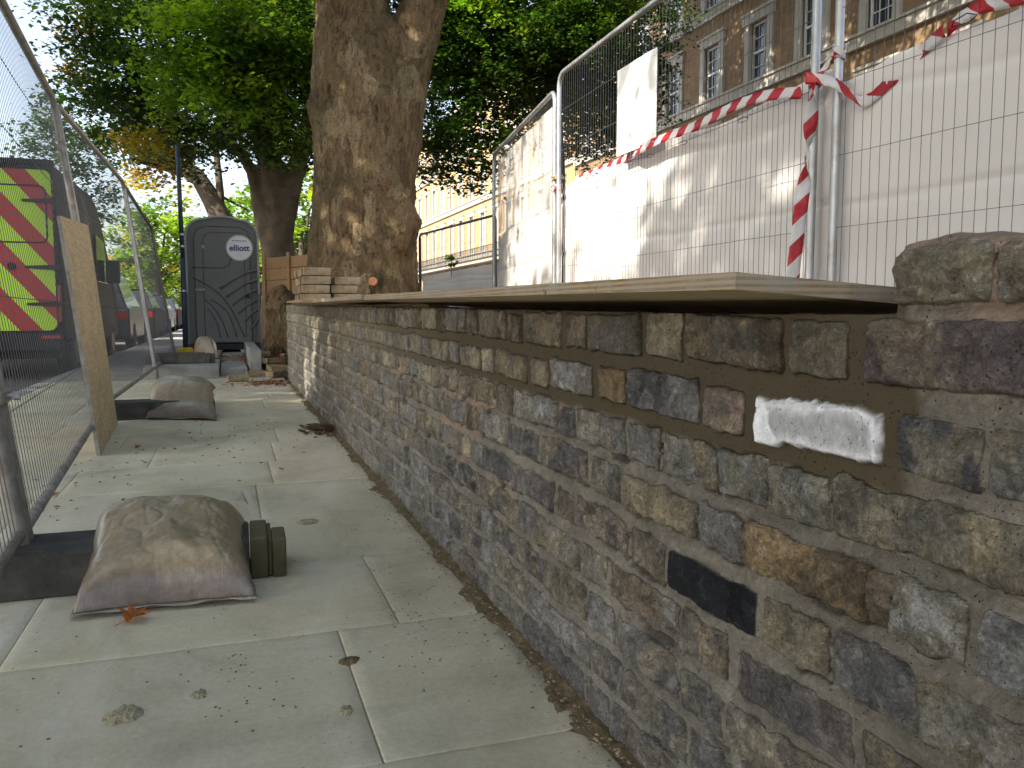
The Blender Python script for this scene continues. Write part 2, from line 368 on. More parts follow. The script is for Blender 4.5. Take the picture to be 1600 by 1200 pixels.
def paving():
    V = []; Q = []; C = []
    rows = [-1.7, -1.1, -.5, .1, .71, 1.32, 1.93, 2.52, 3.1, 3.72, 4.3, 4.95, 5.5, 6.15, 6.7, 7.4, 8.0, 8.65, 9.2, 9.89]
    first = {5: .228, 6: .376, 7: .50, 8: .1}
    rng = random.Random(5)
    for ri in range(len(rows)-1):
        y0, y1 = rows[ri], rows[ri+1]
        cuts = [PX0]; x = PX0+rng.uniform(.25, .8)
        if ri in first: x = first[ri]-.85*round((first[ri]-PX0)/.85-.2)
        while x < PX1-.12:
            if x > PX0+.1: cuts.append(x)
            x += rng.choice([.6, .75, .85, .85]) if ri not in first else .85
        cuts.append(PX1)
        for ci in range(len(cuts)-1):
            x0, x1 = cuts[ci]+.0009, cuts[ci+1]-.0009; a0, a1 = y0+.0009, y1-.0009
            nx = max(2, int((x1-x0)/.03)); ny = max(2, int((a1-a0)/.03))
            if y0 > 5: nx = max(2, nx//3); ny = max(2, ny//3)
            xs = np.concatenate([[x0, x0+.004], np.linspace(x0+.03, x1-.03, nx), [x1-.004, x1]])
            ys = np.concatenate([[a0, a0+.004], np.linspace(a0+.03, a1-.03, ny), [a1-.004, a1]])
            X, Y = np.meshgrid(xs, ys, indexing='ij')
            d = np.minimum(np.minimum(X-x0, x1-X), np.minimum(Y-a0, a1-Y))
            Z = -.0015*(d < .002)+(fbm(X, Y, .25, 3)-.5)*.004+rng.uniform(-.0006, .0006)
            xj = (fbm(Y, X*0+ri, .12, 9)-.5)*.0015; X = X+np.where((X <= x0+.005) | (X >= x1-.005), xj, 0)
            # skirt
            Pt = np.stack([X, Y, Z], -1); n0 = len(V); mm, nn = X.shape
            V += Pt.reshape(-1, 3).tolist()
            b = rng.uniform(.88, 1.08); w = rng.uniform(-.01, .01)
            cc = (.55*b+w*.3, .515*b, .395*b-w, 1); C += [cc]*(mm*nn)
            idx = np.arange(mm*nn).reshape(mm, nn)+n0
            Q += np.stack([idx[:-1, :-1], idx[1:, :-1], idx[1:, 1:], idx[:-1, 1:]], -1).reshape(-1, 4).tolist()
            per = list(idx[:, 0])+list(idx[-1, 1:])+list(idx[-2::-1, -1])+list(idx[0, -2:0:-1])
            n1 = len(V)
            for p in per: q = V[p]; V.append([q[0], q[1], -.027]); C.append((.1, .09, .06, 1))
            L = len(per)
            for i in range(L): Q.append([per[i], n1+i, n1+(i+1) % L, per[(i+1) % L]])
    me = bpy.data.meshes.new('pavement'); np_mesh(me, V, Q); me.materials.append(M['slab'])
    a = me.color_attributes.new("Col", 'FLOAT_COLOR', 'POINT'); a.data.foreach_set("color", np.array(C, np.float32).reshape(-1))
    tag(link(bpy.data.objects.new('pavement', me)), kind='structure')
paving()
m = MB(); m.box(-1.752, .9, 9.9, 120, -.02, .012); tag(m.build('pavement_far', M['concrete']), kind='structure')
# raised concrete plinth under the toilet
m = MB(); m.box(-.88, -.09, 9.91, 16, .0, .142); tag(m.build('concrete_step', M['concrete'], bevel=.012), 'long raised concrete slab forming a step before the portable toilet', 'concrete slab')
m = MB(); m.box(-.08, .22, 10.1, 16, .0, .1); tag(m.build('concrete_ledge', M['concrete'], bevel=.012), 'narrow lower concrete ledge between the raised slab and the loose bricks', 'concrete ledge')
# far pavement on the other side and ground beyond
m = MB(); m.box(-60, -10.5, -30, 200, -.3, .02); tag(m.build('pavement_opposite', M['concrete']), kind='structure')

# ---------------------------------------------------------------- THE BRICK WALL
WXF = .63
PAL = {'grey': (.27, .262, .245), 'dgrey': (.16, .158, .16), 'lgrey': (.4, .39, .37), 'buff': (.4, .335, .235), 'olive': (.31, .275, .2),
       'brown': (.25, .2, .145), 'purple': (.2, .165, .16), 'pink': (.42, .3, .235), 'orange': (.36, .265, .16), 'white': (.8, .81, .86),
       'black': (.028, .03, .036), 'tan': (.45, .39, .28), 'warm': (.36, .295, .2)}
CO = [(.757, .812), (.677, .743), (.59, .65), (.503, .566), (.422, .486), (.334, .398), (.248, .312), (.163, .228), (.078, .144), (.004, .062)]
def yw(px, py): return WX(px, py, WXF).y
near = {  # course: [(pixel x0, x1, pixel y, colour)]
 0: [(1405, 1558, 420, 'olive'), (1566, 1640, 420, 'warm')],
 1: [(1355, 1640, 560, 'purple'), (1240, 1328, 545, 'olive'), (1075, 1225, 535, 'brown'), (1017, 1069, 525, 'brown'), (922, 1004, 520, 'olive'), (885, 918, 515, 'brown'), (822, 879, 512, 'olive'), (797, 817, 508, 'brown'), (752, 792, 505, 'brown'), (733, 747, 503, 'olive'), (700, 728, 503, 'brown')],
 2: [(1552, 1640, 700, 'grey'), (1412, 1540, 700, 'dgrey'), (1183, 1385, 660, 'white'), (1103, 1165, 640, 'pink'), (985, 1095, 620, 'dgrey'), (938, 978, 600, 'orange'), (865, 928, 590, 'lgrey'), (833, 858, 575, 'tan'), (779, 825, 570, 'warm'), (757, 773, 560, 'tan'), (720, 752, 555, 'olive')],
 3: [(1308, 1640, 850, 'olive'), (1208, 1298, 780, 'grey'), (1128, 1200, 750, 'grey'), (1040, 1120, 740, 'buff'), (985, 1030, 710, 'grey'), (905, 978, 690, 'grey'), (880, 900, 670, 'dgrey'), (808, 872, 650, 'lgrey'), (780, 802, 640, 'olive')],
 4: [(1540, 1640, 1050, 'dgrey'), (1405, 1508, 980, 'lgrey'), (1366, 1400, 950, 'brown'), (1167, 1360, 890, 'orange'), (1096, 1160, 830, 'grey'), (980, 1088, 790, 'buff'), (930, 972, 760, 'grey'), (850, 920, 720, 'dgrey'), (820, 844, 700, 'dgrey')],
 5: [(1445, 1640, 1120, 'olive'), (1312, 1435, 1070, 'grey'), (1200, 1295, 1000, 'olive'), (1050, 1185, 930, 'black'), (990, 1042, 870, 'olive'), (905, 980, 830, 'purple'), (875, 898, 790, 'olive'), (800, 868, 750, 'purple')],
 6: [(1358, 1560, 1170, 'warm'), (1160, 1335, 1100, 'purple'), (1071, 1137, 1010, 'buff'), (960, 1062, 950, 'brown'), (910, 950, 900, 'olive'), (840, 905, 860, 'olive')],
}
def brick_list():
    rng = random.Random(21); out = []
    pool_old = ['grey', 'grey', 'olive', 'dgrey', 'olive', 'lgrey', 'purple', 'brown', 'grey', 'warm', 'buff']
    pool_low = ['grey', 'grey', 'dgrey', 'grey', 'olive', 'dgrey', 'lgrey']
    pool_top = ['brown', 'olive', 'warm', 'brown', 'tan', 'olive']
    for c in range(10):
        done = []
        for (a, b, py, col) in near.get(c, []):
            y0, y1 = yw(b, py), yw(a, py); done.append((y0, y1)); out.append((c, y0, y1, col))
        hi = max([d[1] for d in done]) if done else -.8; lo = min([d[0] for d in done]) if done else -.8
        def gen(start, end):
            y = start; st = rng.random() < .5
            while y < end:
                L = (.212 if st else .1)*rng.uniform(.94, 1.05); j = rng.uniform(.011, .021)
                pool = pool_top if c <= 1 else (['tan', 'olive', 'lgrey', 'warm', 'olive', 'grey', 'tan'] if c == 2 else (pool_low if c >= 6 else pool_old))
                if c == 3 and y > 2.5: pool = ['tan', 'warm', 'olive', 'lgrey', 'tan']
                out.append((c, y, min(y+L, end), rng.choice(pool))); y += L+j; st = not st
        if c == 0: gen(-.8, lo-.015) if lo > -.8 else None
        else:
            if done: gen(-.8, lo-.015)
            gen(hi+.014, 9.35)
    return out
BR = brick_list()
def wall_field(Y, Z):
    sh = Y.shape
    H = (fbm(Y, Z, .05, 1)-.5)*.008+(fbm(Y, Z, .014, 2, 4)-.5)*.005
    bow = (fbm(Y, Z*0, 1.3, 5, 2)-.5)*.02
    wav = (fbm(Y, Z*0+3, .5, 8, 2)-.5)*.012*np.clip(1-Z/.66, 0, 1)**.3      # courses undulate
    Zq = Z-wav*(Z < .59)
    fresh = ss(.556, .572, Z+(fbm(Y, Z, .06, 12)-.5)*.03-ss(2.0, 3.0, Y)*.0+ss(3, 4.5, Y)*.07)*(1-ss(.0, .03, .64-Y+(fbm(Y, Z, .05, 31)-.5)*.06+np.clip(Z-.7, 0, 1)*.3))
    fr = fresh[..., None]
    om = np.stack([.225+0*Y, .203+0*Y, .168+0*Y], -1)*(.65+.7*fbm(Y, Z, .12, 4)[..., None])
    warmp = ss(.56, .66, fbm(Y, Z, .22, 44, 3))[..., None]*np.clip((Z-.2)*4, 0, 1)[..., None]
    om = om*(1-warmp*.7)+np.array([.36, .25, .18])*warmp*.7
    for c_ in range(9):
        zb_, zt_ = CO[c_+1][1], CO[c_][0]; g_ = (Zq-zb_)/(zt_-zb_)
        H = H-np.where((g_ > -.2) & (g_ < 1.2), .006*ss(.25, 1.0, g_), 0)*(1-.5*fresh)
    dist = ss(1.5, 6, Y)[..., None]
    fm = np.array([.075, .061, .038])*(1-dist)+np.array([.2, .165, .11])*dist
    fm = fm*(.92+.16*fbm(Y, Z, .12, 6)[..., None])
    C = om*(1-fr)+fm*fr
    H = H*(1-.75*fresh)+(-.003)*fresh*(1-ss(.66, .75, Z)*.3)
    A = np.zeros(sh)+.22*(1-fresh)
    n1 = (fbm(Y, Z, .03, 10, 4)-.5); n2 = (fbm(Y+9, Z+5, .09, 11, 3)-.5); n3 = (fbm(Y, Z+7, .009, 55, 2)-.5)
    vx = (fbm(Y+31, Z, .035, 16, 3)-.5)
    rng = random.Random(99)
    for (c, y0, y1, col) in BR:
        z0, z1 = CO[c]; j = rng.uniform(-.003, .003); z0 += j; z1 += j+rng.uniform(-.003, .003); tilt = rng.uniform(-.03, .03); proud = rng.uniform(.004, .009) if c <= 2 else rng.uniform(.003, .009)
        rs = [rng.random() for _ in range(6)]
        if Y.max() < y0-.02 or Y.min() > y1+.02: continue
        msk = (Y > y0-.015) & (Y < y1+.015) & (Zq > z0-.02) & (Zq < z1+.02)
        if not msk.any(): continue
        y = Y[msk]; z = Zq[msk]; rough = (.6 if c <= 2 else .95)
        if col == 'white': rough = .8
        if col == 'black': rough = .5
        yy = y+vx[msk]*.012*rough; zz = z+(n1[msk]*.016+n2[msk]*.010+n3[msk]*.003)*rough+(fbm(y, z*0+c, .11, int(rs[0]*999), 3)-.5)*.008*rough-tilt*(y-(y0+y1)/2)
        r = .003+.006*rs[0]
        if c >= 3: y0 -= .004; y1 += .004; z0 += .001; z1 -= .000
        qx = np.abs(yy-(y0+y1)/2)-(y1-y0)/2+r; qz = np.abs(zz-(z0+z1)/2)-(z1-z0)/2+r
        d = -(np.sqrt(np.maximum(qx, 0)**2+np.maximum(qz, 0)**2)+np.minimum(np.maximum(qx, qz), 0)-r)
        k = ss(-.0004, .0016, d); prof = ss(-.0012, .006, d)**.8
        face = proud+(fbm(y+c*3, z, .06, int(rs[1]*900), 4)-.5)*.011+(fbm(y, z+c, .018, int(rs[2]*900), 4)-.5)*.007+(y-(y0+y1)/2)*(rs[3]-.5)*.03
        if c == 0 or (c <= 2 and y0 < .62) or col == 'dgrey': face = face+(fbm(y, z, .035, 311, 4)-.5)*.016-ss(.6, .66, fbm(y, z, .03, 313, 3))*.006
        # chipped spalls
        sp = ss(.54, .58, fbm(y, z, .06, int(rs[4]*900), 5)); face -= sp*.006*(c > 2 or col == 'dgrey'); sp2 = ss(.5, .53, fbm(y+3, z*1.6, .08, int(rs[5]*900), 4)); face -= sp2*.0025
        H[msk] = H[msk]*(1-prof)+face*prof
        base = np.array(PAL[col])*(.8+.4*rs[5])*(.68 if c == 1 and y0 > .6 else 1)   # board's shadow on the top course put into the brick colour
        mott = fbm(y+c, z, .07, int(rs[3]*700), 4)[:, None]; m2 = ss(.47, .56, fbm(y, z*1.3+3, .06, int(rs[1]*500)+7, 5))[:, None]; m5 = ss(.53, .6, fbm(y*1.2, z, .05, int(rs[2]*500)+70, 5))[:, None]
        if col == 'orange': cc = base*(.6+.7*mott); cc = cc*(1-m2*.6)+np.array([.13, .11, .09])*m2*.6
        elif col == 'white':
            cc = base*(.9+.2*mott); m3 = ss(.42, .47, fbm(y, z, .05, 71, 5))[:, None]*ss(.0, .02, d)[:, None]; cc = cc*(1-m3)+np.array([.47, .475, .49])*m3
            proud = .003; edge = (1-ss(.001, .006, d))[:, None]*ss(.4, .6, fbm(y, z, .02, 5))[:, None]; cc = cc*(1-edge)+np.array([.2, .18, .13])*edge
        elif col == 'black': cc = base*(.8+.4*mott)
        else:
            alt = np.array(PAL[['grey', 'olive', 'warm', 'dgrey'][int(rs[2]*3.99)]])
            cc = base*(.45+1.1*mott); cc = cc*(1-m2*.6)+alt*m2*.6; a2 = np.array(PAL[['lgrey', 'dgrey', 'tan', 'purple'][int(rs[4]*3.99)]]); cc = cc*(1-m5*.5)+a2*m5*.5
            if c >= 3:   # lime smear of old pointing over the brick edges
                sm = ((1-ss(.004, .016, d))*ss(.42, .6, fbm(y, z, .05, 77, 3)))[:, None]*.45; cc = cc*(1-sm)+np.array([.24, .22, .18])*sm
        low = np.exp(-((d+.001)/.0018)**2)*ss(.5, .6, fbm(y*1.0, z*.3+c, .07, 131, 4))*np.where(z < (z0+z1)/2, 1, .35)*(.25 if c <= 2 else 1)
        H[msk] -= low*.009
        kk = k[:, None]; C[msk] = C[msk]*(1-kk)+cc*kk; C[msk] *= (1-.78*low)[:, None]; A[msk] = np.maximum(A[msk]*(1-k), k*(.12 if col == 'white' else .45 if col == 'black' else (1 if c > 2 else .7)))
    # joint line where mortar has cracked away
    cr = ss(.66, .72, fbm(Y, Z*3.4, .08, 91, 4))*(1-ss(.2, .5, A))*(1-fresh); H -= cr*.007
    C *= (1-.6*cr)[..., None]
    # grey cement dust low on the wall
    dust = (ss(.34, 0, Z+(fbm(Y, Z, .3, 61)-.5)*.25)*(.4+.5*fbm(Y, Z, .08, 62)))[..., None]*.62
    lum = np.array([.235, .232, .225]); C = C*(1-dust)+lum*dust
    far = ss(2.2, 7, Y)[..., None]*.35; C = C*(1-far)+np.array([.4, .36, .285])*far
    return H+bow, C, A
def wall():
    root = empty('brick_wall', (WXF, 4, 0))
    tag(root, 'low old stock brick wall with fresh brown pointing along its upper courses', 'brick wall')
    secs = [(-.8, .4, .008, .816), (.4, .655, .0018, .816), (.655, 1.15, .0018, .747), (1.15, 1.5, .0026, .747), (1.5, 3.2, .004, .747), (3.2, 9.35, .0085, .747)]
    Ps = []
    for (y0, y1, res, zt) in secs:
        ny = int((y1-y0)/res)+1; nz = int((zt+.03)/res)+1
        ys = np.linspace(y0, y1, ny); zs = np.linspace(-.03, zt, nz)
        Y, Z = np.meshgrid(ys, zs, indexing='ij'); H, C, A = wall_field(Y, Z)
        if zt > .8:   # rounded ragged top and end
            e = zt+(fbm(Y, Y*0, .06, 40, 4)-.5)*.012-Z; H = H-ss(.007, 0, e)*.006
            Z = Z+np.where(Z > .79, (fbm(Y, Y*0, .06, 40, 4)-.5)*.014*((Z-.79)/.026), 0)
        Zw = Z*(1+.0125*np.clip(Y-1, 0, None))
        X = WXF-H
        P = np.stack([X-WXF, Y-4, Zw], -1)
        # lip going back over the top
        back = [P]
        cb = [np.concatenate([C, A[..., None]], -1)]
        for t in (.012, .03, .06, .11, .16, .24):
            Q = P[:, -1:, :].copy(); Q[:, 0, 0] = t; Q[:, 0, 2] += -.001+(fbm(ys, ys*0+t*9, .05, 51, 3)-.5)*.01+(.004 if zt > .8 else 0); back.append(Q); cb.append(cb[0][:, -1:, :])
        P = np.concatenate(back, 1); CC = np.concatenate(cb, 1)
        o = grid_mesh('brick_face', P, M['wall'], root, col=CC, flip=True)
    m = MB(); m.box(.02, .225, -4.79, 5.34, -.3, .735); m.box(.02, .225, -4.79, -3.36, .735, .806); m.box(.02, .225, -1, 5.34, .735, .745); m.box(.0, .225, 1.5, 5.345, .745, .79); m.box(.12, .2, -.82, 1.49, .746, .787)
    m.build('wall_core', M['lbrick'], root)
    # far end face
    ys = np.linspace(0, .24, 40); zs = np.linspace(-.02, .8, 120); Y, Z = np.meshgrid(ys, zs, indexing='ij')
    H, C, A = wall_field(Y+5, Z/1.1)
    P = np.stack([Y-.005, 5.352+H, Z], -1); grid_mesh('end_face', P, M['wall'], root, col=np.concatenate([C, A[..., None]], -1))
wall()
# ---------------------------------------------------------------- plywood boards on the wall
def board(poly, z0, dz, y0, label, th=.018, tip=.067):
    """poly in XY, sloping gently along Y"""
    vs = []; n = len(poly)
    cx = sum(p[0] for p in poly)/n; cy = sum(p[1] for p in poly)/n
    root = empty('plywood_board', (cx, cy, z0))
    tag(root, label, 'plywood board', 'plywood boards covering the wall')
    def zz(y, x=None): return dz*(y-y0)-tip*((x if x is not None else .5)-.5)
    m = MB(); m.add([(x-cx, y-cy, zz(y, x)) for x, y in poly]+[(x-cx, y-cy, zz(y, x)+th) for x, y in poly],
          [tuple(range(n-1, -1, -1)), tuple(range(n, 2*n))]); m.build('board_face', M['ply'], root)
    V = []; F = []
    rng = random.Random(int(y0*10))
    for i in range(n):
        a = Vector(poly[i]); b = Vector(poly[(i+1) % n]); L = (b-a).length; k = max(2, int(L/.02))
        nr = Vector(((b-a).y, -(b-a).x)).normalized(); b0 = len(V)
        for s in range(k+1):
            p = a+(b-a)*(s/k); w = 0 if s in (0, k) else rng.uniform(0, .0018)
            if rng.random() < .03 and s not in (0, k): w -= .004
            V += [(p.x-cx+nr.x*w, p.y-cy+nr.y*w, zz(p.y, p.x)-(.0)), (p.x-cx+nr.x*(w+.0004), p.y-cy+nr.y*(w+.0004), zz(p.y, p.x)+th*.5), (p.x-cx+nr.x*w, p.y-cy+nr.y*w, zz(p.y, p.x)+th)]
        for s in range(k):
            for q in (0, 1): F.append((b0+3*s+q, b0+3*s+3+q, b0+3*s+4+q, b0+3*s+1+q))
    m = MB(); m.add(V, F); m.build('board_edge', M['plyedge'], root)
board([(.5, .741), (.965, .735), (.97, 3.17), (.5, 3.19)], .773, .0092, .741, 'nearest plywood board lying on the wall beside the raised brick pier')
board([(.492, 3.2), (.96, 3.18), (.97, 5.6), (.497, 5.62)], .797, .0035, 3.2, 'middle plywood board lying on the wall between two other boards', tip=.03)
board([(.50, 5.63), (1.05, 5.6), (1.07, 8.0), (.545, 8.15)], .812, .0085, 5.63, 'farthest plywood board on the wall, under the stack of reclaimed bricks', tip=.02)

# ---------------------------------------------------------------- loose bricks
def brick_mesh(seed):
    bm = bmesh.new(); bmesh.ops.create_cube(bm, size=1); bmesh.ops.subdivide_edges(bm, edges=bm.edges, cuts=5, use_grid_fill=True)
    r = random.Random(seed)
    for v in bm.verts:
        c = v.co; p = Vector((c.x*.215, c.y*.103, c.z*.066))
        e = sum(1 for q in (c.x, c.y, c.z) if abs(q) > .49)
        k = .0035 if e >= 2 else .0012
        if e >= 3: k = .007
        p -= Vector([(1 if q > 0 else -1)*r.uniform(.2, 1)*k if abs(q) > .49 else 0 for q in (c.x, c.y, c.z)])
        v.co = p
    me = bpy.data.meshes.new('loose_brick'); bm.to_mesh(me); bm.free(); me.materials.append(M['lbrick']); return me
BM = [brick_mesh(i) for i in range(5)]
def brick(loc, rot, label, group):
    o = link(bpy.data.objects.new('loose_brick', random.choice(BM))); o.location = loc; o.rotation_euler = rot
    tag(o, label, 'brick', group); return o
Yb = 6.87
for lay in range(4):
    for i in range(9):
        for cx, d in ((.70, 0), (.925, .03)):
            if lay == 3 and cx > .8: continue
            lb = 'reclaimed brick in the stack standing on the far plywood board'
            if lay == 3 and i == 0: lb = 'top front brick of the stack standing on the far plywood board'
            if lay == 0 and i == 0 and cx < .8: lb = 'bottom front brick of the stack standing on the far plywood board'
            brick((cx+random.uniform(-.012, .012)+(.008 if lay == 2 else 0), Yb+i*.117+random.uniform(-.004, .004)+d, .862+lay*.0695+.009*(i*.117)), (0, 0, random.uniform(-.05, .05)), lb, 'bricks stacked on the far board')
# low block wall and brick rubble beyond the wall's end
m = MB(); m.box(.24, .38, 10.15, 13, 0, .3); tag(m.build('concrete_block_kerb', M['concrete'], bevel=.01), 'low rough concrete block kerb behind the loose bricks, right of the portable toilet', 'block kerb')
def bricks_at(items, label):
    for (px, py, F, z, rz) in items:
        p = PF(px, py, F); brick((p.x, p.y, z), (random.uniform(-.08, .08), random.uniform(-.08, .08), rz), label, 'loose bricks beyond the wall end')
bricks_at([(408, 560, 10, .245, .1), (430, 566, 9.9, .17, .4), (405, 575, 9.8, .17, -.2), (432, 575, 9.7, .1, .2)], 'rough brick piled at the end of the wall beside dead leaves')
bricks_at([(408, 585, 9.6, .04, 0), (436, 588, 9.5, .1, .3), (400, 590, 9.5, .04, .2), (430, 592, 9.4, .04, .9)], 'rough brick lying low in the pile at the wall end')
bricks_at([(372, 597, 8.9, .04, .15)], 'single stray brick on the paving left of the brick pile')
bricks_at([(452, 560, 10.3, .2, .5), (447, 570, 10.2, .12, .2)], 'half hidden brick between the pile and the tree stump')

# ---------------------------------------------------------------- mesh fences
def arc(c, a, b, r, n=5):
    """corner at c between directions a and b"""
    out = []
    for i in range(n+1):
        t = i/n*math.pi/2
        out.append(c+a*r*(1-math.sin(t))+b*r*(1-math.cos(t)))
    return out
def fence(b0, b1, t0, t1, label, group, name='mesh_fence_panel', sp=.047, hz=(.158, .33, .66, .83), fm=None, wm=None, leg=.12, vr=.0014, post_r=.021, off=.0):
    b0, b1, t0, t1 = map(Vector, (b0, b1, t0, t1)); o = Vector((b0.x, b0.y, b0.z-leg)); root = empty(name, o)
    tag(root, label, 'fence panel', group)
    u0 = (t0-b0).normalized(); u1 = (t1-b1).normalized(); al = (t1-t0).normalized(); be = (b1-b0).normalized()
    path = [b0-u0*leg, b0]+arc(t0, -u0, al, .11)+arc(t1, -al, -u1, .11)+[b1, b1-u1*leg]
    m = MB(); m.tube([p-o for p in path], post_r, 12); m.build('frame', fm or M['galv'], root, smooth=True)
    m = MB(); m.tube([b0-o, b1-o], post_r*.8, 10); m.build('bottom_rail', fm or M['galvdirty'], root, smooth=True)
    nrm = al.cross(u0).normalized()*off
    L = (b1-b0).length; n = int(L/sp); m = MB(); r = random.Random(int(L*1000+b0.y*77))
    for i in range(1, n):
        k = i/n; p = b0.lerp(b1, k); q = t0.lerp(t1, k); jit = al*r.uniform(-.003, .003); mid = p.lerp(q, .5)+jit+nrm*1.2
        dd = min(k*L, (1-k)*L); dz = max(0, .11-math.sqrt(max(0, .11**2-(.11-dd)**2))) if dd < .11 else 0
        m.tube([p+nrm, p.lerp(q, .33)+nrm+jit, p.lerp(q, .66)+nrm-jit*.6, q+nrm-u0*dz], vr, 4, False)
    m.v = [tuple(Vector(v)-o) for v in m.v]
    m2 = MB()
    for h in hz:
        pts = []
        for i in range(13):
            k = i/12; p = b0.lerp(b1, k); q = t0.lerp(t1, k); pts.append(p.lerp(q, h)+nrm-al.cross(u0)*.0035+Vector((0, 0, r.uniform(-.002, .002)))-o)
        m2.tube(pts, vr*1.25, 4, False)
    m.add(m2.v, m2.f); m.build('wire_mesh', wm or M['wire'], root)
    return root
LG = 'mesh fence panels along the road side'; RG = 'mesh fence panels behind the wall'
# left run, leaning out over the road
lb = [Vector((-.33, -.9, .15)), Vector((-.545, 2.54, .15)), Vector((-.77, 6.15, .15)), Vector((-.74, 9.68, .15)), Vector((-.74, 13.1, .17))]
tx = [-.56, -.79, -1.01, -.98, -.98]; tz = [2.12, 2.12, 2.1, 2.1, 2.06]
tn = [Vector((tx[i], lb[i].y, tz[i])) for i in range(5)]
g = Vector((0, .06, 0))
fence(lb[0], lb[1]-g*.6, tn[0], tn[1]-g*.6, 'mesh fence panel nearest the camera, at the left edge of the picture', LG, fm=M['galvdirty'])
fence(lb[1]+g*.3, lb[2]-g*.5, tn[1]+g*.3, tn[2]-g*.5, 'leaning mesh fence panel behind the large sandbag with the plywood sheet against it', LG, fm=M['galvdirty'])
fence(lb[2]+g*.5, lb[3]-g*.5, tn[2]+g*.5, tn[3]-g*.5, 'leaning mesh fence panel beside the side of the dark van, past the plywood sheet', LG)
fence(lb[3]+g*.5, lb[4], tn[3]+g*.5-Vector((0, 0, .02)), tn[4]-Vector((0, 0, .12)), 'farthest mesh fence panel on the road side, ending near the portable toilet', LG, fm=M['galvdirty'])
# right run, on higher ground behind the wall
RR = [(2.68, 3.35), (2.77, 6.82), (3.2, 9.95)]
e0 = Vector((2.695, 3.22, .78)); d0 = Vector((.07, -1, 0)).normalized()
p0 = e0+d0*3.45
fence(p0, e0, p0+Vector((0, 0, 2.0)), e0+Vector((0, 0, 2.0)), 'mesh fence panel at the right edge in front of white sheeting above the pier', RG, hz=(.18, .345, .51, .675, .84), sp=.052, off=0, vr=.0013)
a = Vector((2.68, 3.36, .78)); b = Vector((2.77, 6.8, .78))
fence(a, b, a+Vector((0, 0, 2.0)), b+Vector((0, 0, 2.0)), 'mesh fence panel carrying the small white board and red white tape', RG, hz=(.18, .345, .51, .675, .84))
a = Vector((2.78, 6.92, .7)); b = Vector((3.2, 10.0, .7))
fence(a, b, a+Vector((0, 0, 1.98)), b+Vector((0, 0, 2.0)), 'mesh fence panel covered in clear film above white sheeting', RG)
a = Vector((3.93, 12.2, .25)); b = Vector((3.62, 16.1, .25))
fence(a, b, a+Vector((0, 0, 1.97)), b+Vector((0, 0, 2.0)), 'farthest dark framed fence panel in front of the sunlit building', RG, fm=M['darksteel'])
m = MB(); p = PF(657, 420, 16.6); m.tube([(0, 0, 0), (0, 0, 2.0)], .022, 8); o = m.build('steel_post', M['darksteel'], smooth=True); o.location = (p.x, p.y, .2)
tag(o, 'dark steel post just right of the big tree trunk', 'post')
# clamps
def clamp(loc, label, ang=0, s=1, mat='rust'):
    r = empty('fence_clamp', loc, ang); tag(r, label, 'clamp', 'clamps joining the fence panels')
    m = MB(); m.box(-.03*s, .03*s, -.065*s, .065*s, -.02*s, .02*s); m.build('clamp_band', M[mat], r, bevel=.008*s)
    m = MB(); m.tube([(-.06*s, 0, 0), (.06*s, 0, 0)], .006*s, 8); m.tube([(.045*s, 0, 0), (.06*s, 0, 0)], .012*s, 6); m.build('bolt', M['galv'], r)
k = (PF(20, 660, 2.5).z-.15)/1.97
pj = lb[1].lerp(tn[1], .19); clamp((pj.x, pj.y-.01, pj.z), 'dirty clamp with a bolt low on the nearest left fence posts', .06, 1.0, 'galvdirty')
pj = lb[2].lerp(tn[2], .55); clamp((pj.x, pj.y, pj.z), 'small clamp on the left fence posts behind the plywood sheet', .06)
clamp((2.69, 3.29, 2.715), 'rusty clamp high on the pair of poles wrapped with tape', 0)
clamp((2.78, 6.86, 1.92), 'rusty clamp halfway up the posts left of the white board', 0)

# ---------------------------------------------------------------- fence feet
def bool_cut(o, mb):
    c = mb.build('cutter', M['black']); md = o.modifiers.new('cut', 'BOOLEAN'); md.object = c; md.solver = 'EXACT'
    dg = bpy.context.evaluated_depsgraph_get(); me = bpy.data.meshes.new_from_object(o.evaluated_get(dg)); o.modifiers.clear(); o.data = me
    bpy.data.objects.remove(c)
def foot(loc, rz, label, yellow=False):
    r = empty('fence_weight', loc, rz); tag(r, label, 'fence foot', 'rubber fence feet')
    m = MB(); m.prism([(-.36, .0), (.30, 0), (.30, .115), (.27, .125), (-.30, .125), (-.36, .085)], -.11, .11, 'Y')
    o = m.build('foot_block', M['rubber'], r); c = MB()
    for (x0, x1) in ((-.27, -.235), (-.2, -.06), (-.03, .11), (.15, .19)):
        c.box(x0, x1, -.045, -.01, .03, .2); c.box(x0, x1, .015, .05, .03, .2)
    bool_cut(o, c)
    b = o.modifiers.new("b", 'BEVEL'); b.width = .009; b.segments = 2; b.limit_method = 'ANGLE'
    m = MB(); m.box(.302, .35, -.107, .107, .0, .118); m.box(.35, .362, -.1, .1, .004, .11); m.box(.362, .40, -.107, .03, .0, .112); m.box(.362, .40, .03, .1, .0, .085)
    m.build('end_cap', M['yellowcap'] if yellow else M['rubber'], r, bevel=.006, seg=2)
    return r
pa = G(-5, 942); pb = G(440, 900)
ang = math.atan2(pb.y-pa.y, pb.x-pa.x)
c = pa.lerp(pb, .46); foot((c.x-.0, c.y+.10, 0), ang, 'black rubber fence foot with a mossy yellow end, under the large sandbag', True)
c = G(262, 655); foot((c.x-.09, c.y+.14, 0), .05, 'black rubber fence foot under the second sandbag, past the plywood sheet')
c = G(280, 571, .142); foot((c.x-.02, c.y+.4, .142), .03, 'farthest rubber fence foot standing on the concrete step')
